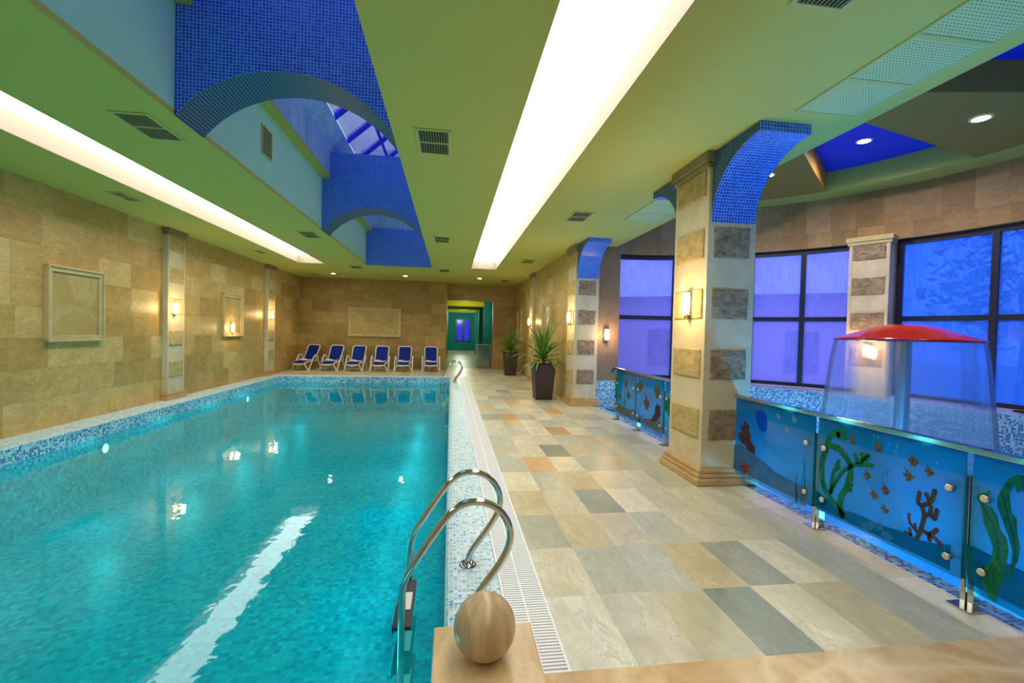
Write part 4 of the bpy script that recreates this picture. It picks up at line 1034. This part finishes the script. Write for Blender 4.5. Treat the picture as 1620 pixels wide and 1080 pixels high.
# ------------------------------------------------------------------ potted plants
def plant(loc, seed, label, H=.85, n=46, spread=1.0):
    t = thing('potted_plant', label, 'potted plant', loc)
    x, y, z = loc; r = random.Random(seed)
    p = MB().frustum((x,y), (.20,.20), (.262,.262), 0, H, cap=False)
    p.frustum((x,y), (.235,.235), (.245,.245), H-.07, H, cap=False)
    b = p.add([(x+a*q,y+c*q,H) for q in (.262,.245) for a,c in ((-1,-1),(1,-1),(1,1),(-1,1))])
    for k in range(4): p.face([b+k,b+(k+1)%4,b+4+(k+1)%4,b+4+k])
    p.build('pot', M['pot'], t, .012)
    MB().poly([(x-.24,y-.24,H-.05),(x+.24,y-.24,H-.05),(x+.24,y+.24,H-.05),(x-.24,y+.24,H-.05)]).build('soil', M['soil'], t, fix=False)
    MB().tube([(x,y,H-.06),(x+.005,y,H+.07),(x,y,H+.2)], [.035,.03,.026], 10).build('stem', M['stem'], t)
    lf = MB()
    for i in range(n):
        f = i/n; az = i*2.399+r.uniform(-.3,.3)
        el = R(86-92*f**1.1+r.uniform(-8,8)); L = (.86-.12*f+r.uniform(-.16,.12))*spread
        droop = .25+1.0*f+r.uniform(0,.4); w0 = .027+.009*r.random(); k = 10; prev = None
        px_, pz_ = .015, H+.19-.13*f; e = el
        for j in range(k+1):
            s = j/k; ww = w0*(min(1, .45+2.2*s) if s < .3 else (1-((s-.3)/.7)**1.7))+.0012
            ca, sa = cos(az), sin(az)
            cx_ = x+ca*px_
            if cx_ > 2.55: cx_ = 2.55+.12*math.tanh((cx_-2.55)/.12)
            c = Vector((cx_, y+sa*px_, z+pz_)); side = Vector((-sa, ca, 0)); up = Vector((-ca*sin(e), -sa*sin(e), cos(e)))
            ids = lf.add([c-side*ww+up*ww*.35, c, c+side*ww+up*ww*.35])
            if prev is not None:
                lf.face([prev,prev+1,ids+1,ids], 0, True); lf.face([prev+1,prev+2,ids+2,ids+1], 0, True)
            prev = ids
            px_ += cos(e)*L/k; pz_ += sin(e)*L/k; e -= droop/k*(.4+1.4*s)
    lf.build('foliage', M['leaf'], t, fix=False)
plant((2.255,10.8,0), 3, 'larger-looking near spiky green plant in a tall dark square pot by the stone column', n=60, spread=1.12)
plant((2.24,16.75,0), 8, 'small-looking far spiky green plant in a tall dark square pot near the back corner', n=50, spread=1.02)

# ------------------------------------------------------------------ doorway and the corridor behind it
S('floor_corridor', MB().box(-.6,2.6,19.46,38.2,-.05,-.002), M['corr_floor'])
S('wall_corridor_left', MB().box(-.9,-.2,19.71,38.2,-.05,3.5), M['teal_wall'])
S('wall_corridor_right', MB().box(2.25,2.7,19.71,38.2,-.05,3.5), M['teal_wall'])
S('ceiling_corridor', MB().box(-.9,2.7,19.71,38.2,3.3,3.4), M['yellow'])
e = MB().box(-.2,.42,38.0,38.2,0,3.3).box(1.68,2.25,38.0,38.2,0,3.3).box(.42,1.68,38.0,38.2,0,.70).box(.42,1.68,38.0,38.2,2.6,3.3)
S('wall_corridor_end', e, M['teal_wall'])
f = MB().box(.42,.52,37.97,38.05,.70,2.6).box(1.58,1.68,37.97,38.05,.70,2.6).box(.52,1.58,37.97,38.05,.70,.80).box(.52,1.58,37.97,38.05,2.5,2.6).box(.97,1.13,37.97,38.05,.8,2.5)
o = f.build('window_5', M['window_frame'], None, 0, 'structure')
for a, b in ((.52,.97),(1.13,1.58)): MB().poly([(a,38.0,.8),(b,38.0,.8),(b,38.0,2.5),(a,38.0,2.5)]).build('glass_pane', M['dark_glass'], o, fix=False)
for i, (y, lb) in enumerate(((23.8,'nearest yellow ceiling beam in the corridor beyond the doorway'),(27.8,'middle yellow ceiling beam in the corridor beyond the doorway'),(31.6,'farthest yellow ceiling beam in the corridor beyond the doorway'))):
    tag(MB().box(-.2,1.72,y,y+.35,2.9,3.3).build('ceiling_beam', M['yellow']), lb, 'beam', 'yellow corridor beams')
    tag(MB().box(1.72,2.25,y,y+.35,0,3.3).build('corridor_pillar', M['teal_rib']), ['nearest','middle','farthest'][i]+' teal pillar on the right side of the corridor', 'pillar', 'teal corridor pillars')
for y, lb in ((25.8,'second'),(29.7,'fourth')):
    tag(MB().box(1.85,2.25,y,y+.25,0,3.3).build('corridor_pillar', M['teal_rib']), lb+' teal pillar from the doorway on the right side of the corridor', 'pillar', 'teal corridor pillars')
cl = thing('corridor_ceiling_lamp', 'bright rectangular lamp under the first yellow corridor beam', 'ceiling light', (.82,22.6,3.3))
MB().box(.50,1.14,22.3,22.9,3.26,3.3).build('housing', M['trim_w'], cl)
MB().box(.53,1.11,22.33,22.87,3.235,3.259).build('diffuser', M['corr_lamp'], cl)
lamp('corridor_light', 'POINT', (.8,22.6,2.85), 22, (1,.95,.6), shadow_soft_size=.2)
lamp('corridor_light', 'POINT', (.8,29,2.6), 75, (.9,1,.75), shadow_soft_size=.3)  # added fill, no fixture here; lifts the middle of the corridor
lamp('corridor_light', 'POINT', (.8,35,2.6), 120, (.9,1,.8), shadow_soft_size=.3)  # added fill, no fixture here; brightens the corridor end
gb = thing('glass_barrier', 'small glass barrier with steel posts at the right of the doorway', 'glass barrier', (1.5,20.2,0))
MB().box(1.17,1.80,20.19,20.205,.08,.99).build('glass_panel', M['barrier_glass'], gb)
for x in (1.17, 1.79): MB().box(x-.022,x+.022,20.17,20.225,0,1.0).build('post', M['steel_b'], gb)
MB().box(1.15,1.82,20.17,20.225,1.0,1.03).build('handrail', M['steel_b'], gb)

# ------------------------------------------------------------------ outside, seen dimly through the fogged glass
tag(MB().box(-40,60,-30,-4.5,-.72,-.7).box(9.2,60,-4.5,60,-.72,-.7).box(-40,9.2,39,60,-.72,-.7).box(3,9.2,10.9,39,-.72,-.7).build('outside_ground', M['ground_out'], None, 0, 'structure'), 'dim paved ground outside the windows', 'ground')
hs = thing('outside_house', 'pale violet house wall outside the left bay windows', 'house', (9.5,18.5,-.7))
ux, uy = cos(R(-38)), sin(R(-38))
def hp(a, d, z): return (9.5+ux*a-uy*d*-1*-1, 18.5+uy*a+ux*d, z)
def hbox(m, a0, a1, d0, d1, z0, z1):
    P = [hp(a,d,z) for z in (z0,z1) for a,d in ((a0,d0),(a1,d0),(a1,d1),(a0,d1))]
    b = m.add(P)
    for q in ((0,3,2,1),(4,5,6,7),(0,1,5,4),(1,2,6,5),(2,3,7,6),(3,0,4,7)): m.face([b+i for i in q])
m = MB(); hbox(m, -8, 6.5, 0, 4, -.7, 3.1); m.build('house_wall', M['facade'], hs)
m = MB(); hbox(m, -8.3, 6.8, -.5, 4.3, 3.1, 3.3); m.build('roof', M['facade_dark'], hs)
for a in (-6.2,-3.6,-1.0,1.6,4.2):
    m = MB(); hbox(m, a, a+1.1, -.05, 0, .3, 1.9); m.build('house_window', M['facade_dark'], hs)
def tree(x, y, h, rr, seed, label):
    t = thing('outside_tree', label, 'tree', (x,y,-.7)); r = random.Random(seed)
    MB().tube([(x,y,-.7),(x+.1,y,h*.35),(x,y+.1,h*.6)], [.16,.12,.07], 8).build('trunk', M['bark'], t)
    m = MB()
    for i in range(700):
        a, b, q = r.uniform(0,2*pi), r.uniform(-1,1), r.random()**.4*rr
        s = math.sqrt(1-b*b); c = Vector((x+q*s*cos(a), y+q*s*sin(a), h*.62+q*b*.9)); z = r.uniform(.1,.22)
        d1 = Vector((r.uniform(-1,1),r.uniform(-1,1),r.uniform(-1,1))).normalized()*z; d2 = d1.orthogonal().normalized()*z*.6
        m.poly([c-d1, c+d2, c+d1, c-d2])
    m.build('crown', M['tree_leaf'], t, fix=False)
tree(13.5, 9.0, 5.0, 1.9, 2, 'dark tree dimly seen outside the right bay window')
tree(15.0, 5.2, 5.6, 2.1, 5, 'dark tree dimly seen outside at the right picture edge')

# ------------------------------------------------------------------ light
wd = bpy.data.worlds.new('dusk'); scene.world = wd; wd.use_nodes = True
nt = wd.node_tree; bg = nt.nodes['Background']
tc = nt.nodes.new('ShaderNodeTexCoord'); sp = nt.nodes.new('ShaderNodeSeparateXYZ'); nt.links.new(tc.outputs['Generated'], sp.inputs[0])
rp = nt.nodes.new('ShaderNodeValToRGB'); nt.links.new(sp.outputs[2], rp.inputs[0])
rp.color_ramp.elements[0].position = 0; rp.color_ramp.elements[0].color = (.14,.22,.90,1)
rp.color_ramp.elements[1].position = .7; rp.color_ramp.elements[1].color = (.30,.29,.56,1)
nt.links.new(rp.outputs[0], bg.inputs[0]); bg.inputs[1].default_value = 2.7
BLUE = (.02,.62,1)
for x, y, e in ((3.8,1.6,55),(3.8,2.8,55),(3.8,4.0,55),(3.8,5.8,42),(3.8,7.2,42),(6.8,7.6,10),(7.4,3.6,10)):
    lamp('wading_pool_lamp', 'POINT', (x,y,-.25), e, BLUE, shadow_soft_size=.12)
for y in (.5,2.6,4.7,6.8,8.9,11,13.1,14.9):  # added fill lights without fixtures, spread underwater to brighten the turquoise
    lamp('pool_fill', 'POINT', (-4.6,y,-.6), 8, (.1,.95,1), shadow_soft_size=.15)
    lamp('pool_fill', 'POINT', (-.9,y,-.6), 7, (.08,.9,1), shadow_soft_size=.15)

# ------------------------------------------------------------------ camera
cam = bpy.data.cameras.new('camera'); co = bpy.data.objects.new('camera', cam); COL.objects.link(co)
f, yw, pt, ro = 715.916, .135715, .0204379, -.0249162
fw = Vector((sin(yw)*cos(pt), cos(yw)*cos(pt), -sin(pt))); rt = Vector((cos(yw), -sin(yw), 0)); dn = fw.cross(rt)
r2 = rt*cos(ro)+dn*sin(ro); d2 = dn*cos(ro)-rt*sin(ro)
mw = Matrix((( r2.x, -d2.x, -fw.x, 0), (r2.y, -d2.y, -fw.y, 0), (r2.z, -d2.z, -fw.z, 1.6), (0,0,0,1)))
co.matrix_world = mw
cam.sensor_fit = 'HORIZONTAL'; cam.sensor_width = 36; cam.lens = f/1620*36; cam.clip_start = .05; cam.clip_end = 200
scene.camera = co
scene.view_settings.view_transform = 'Standard'
scene.view_settings.look = 'None'
scene.cycles.max_bounces = 8
scene.cycles.caustics_reflective = False
scene.cycles.caustics_refractive = False
scene.view_settings.exposure = 0.15
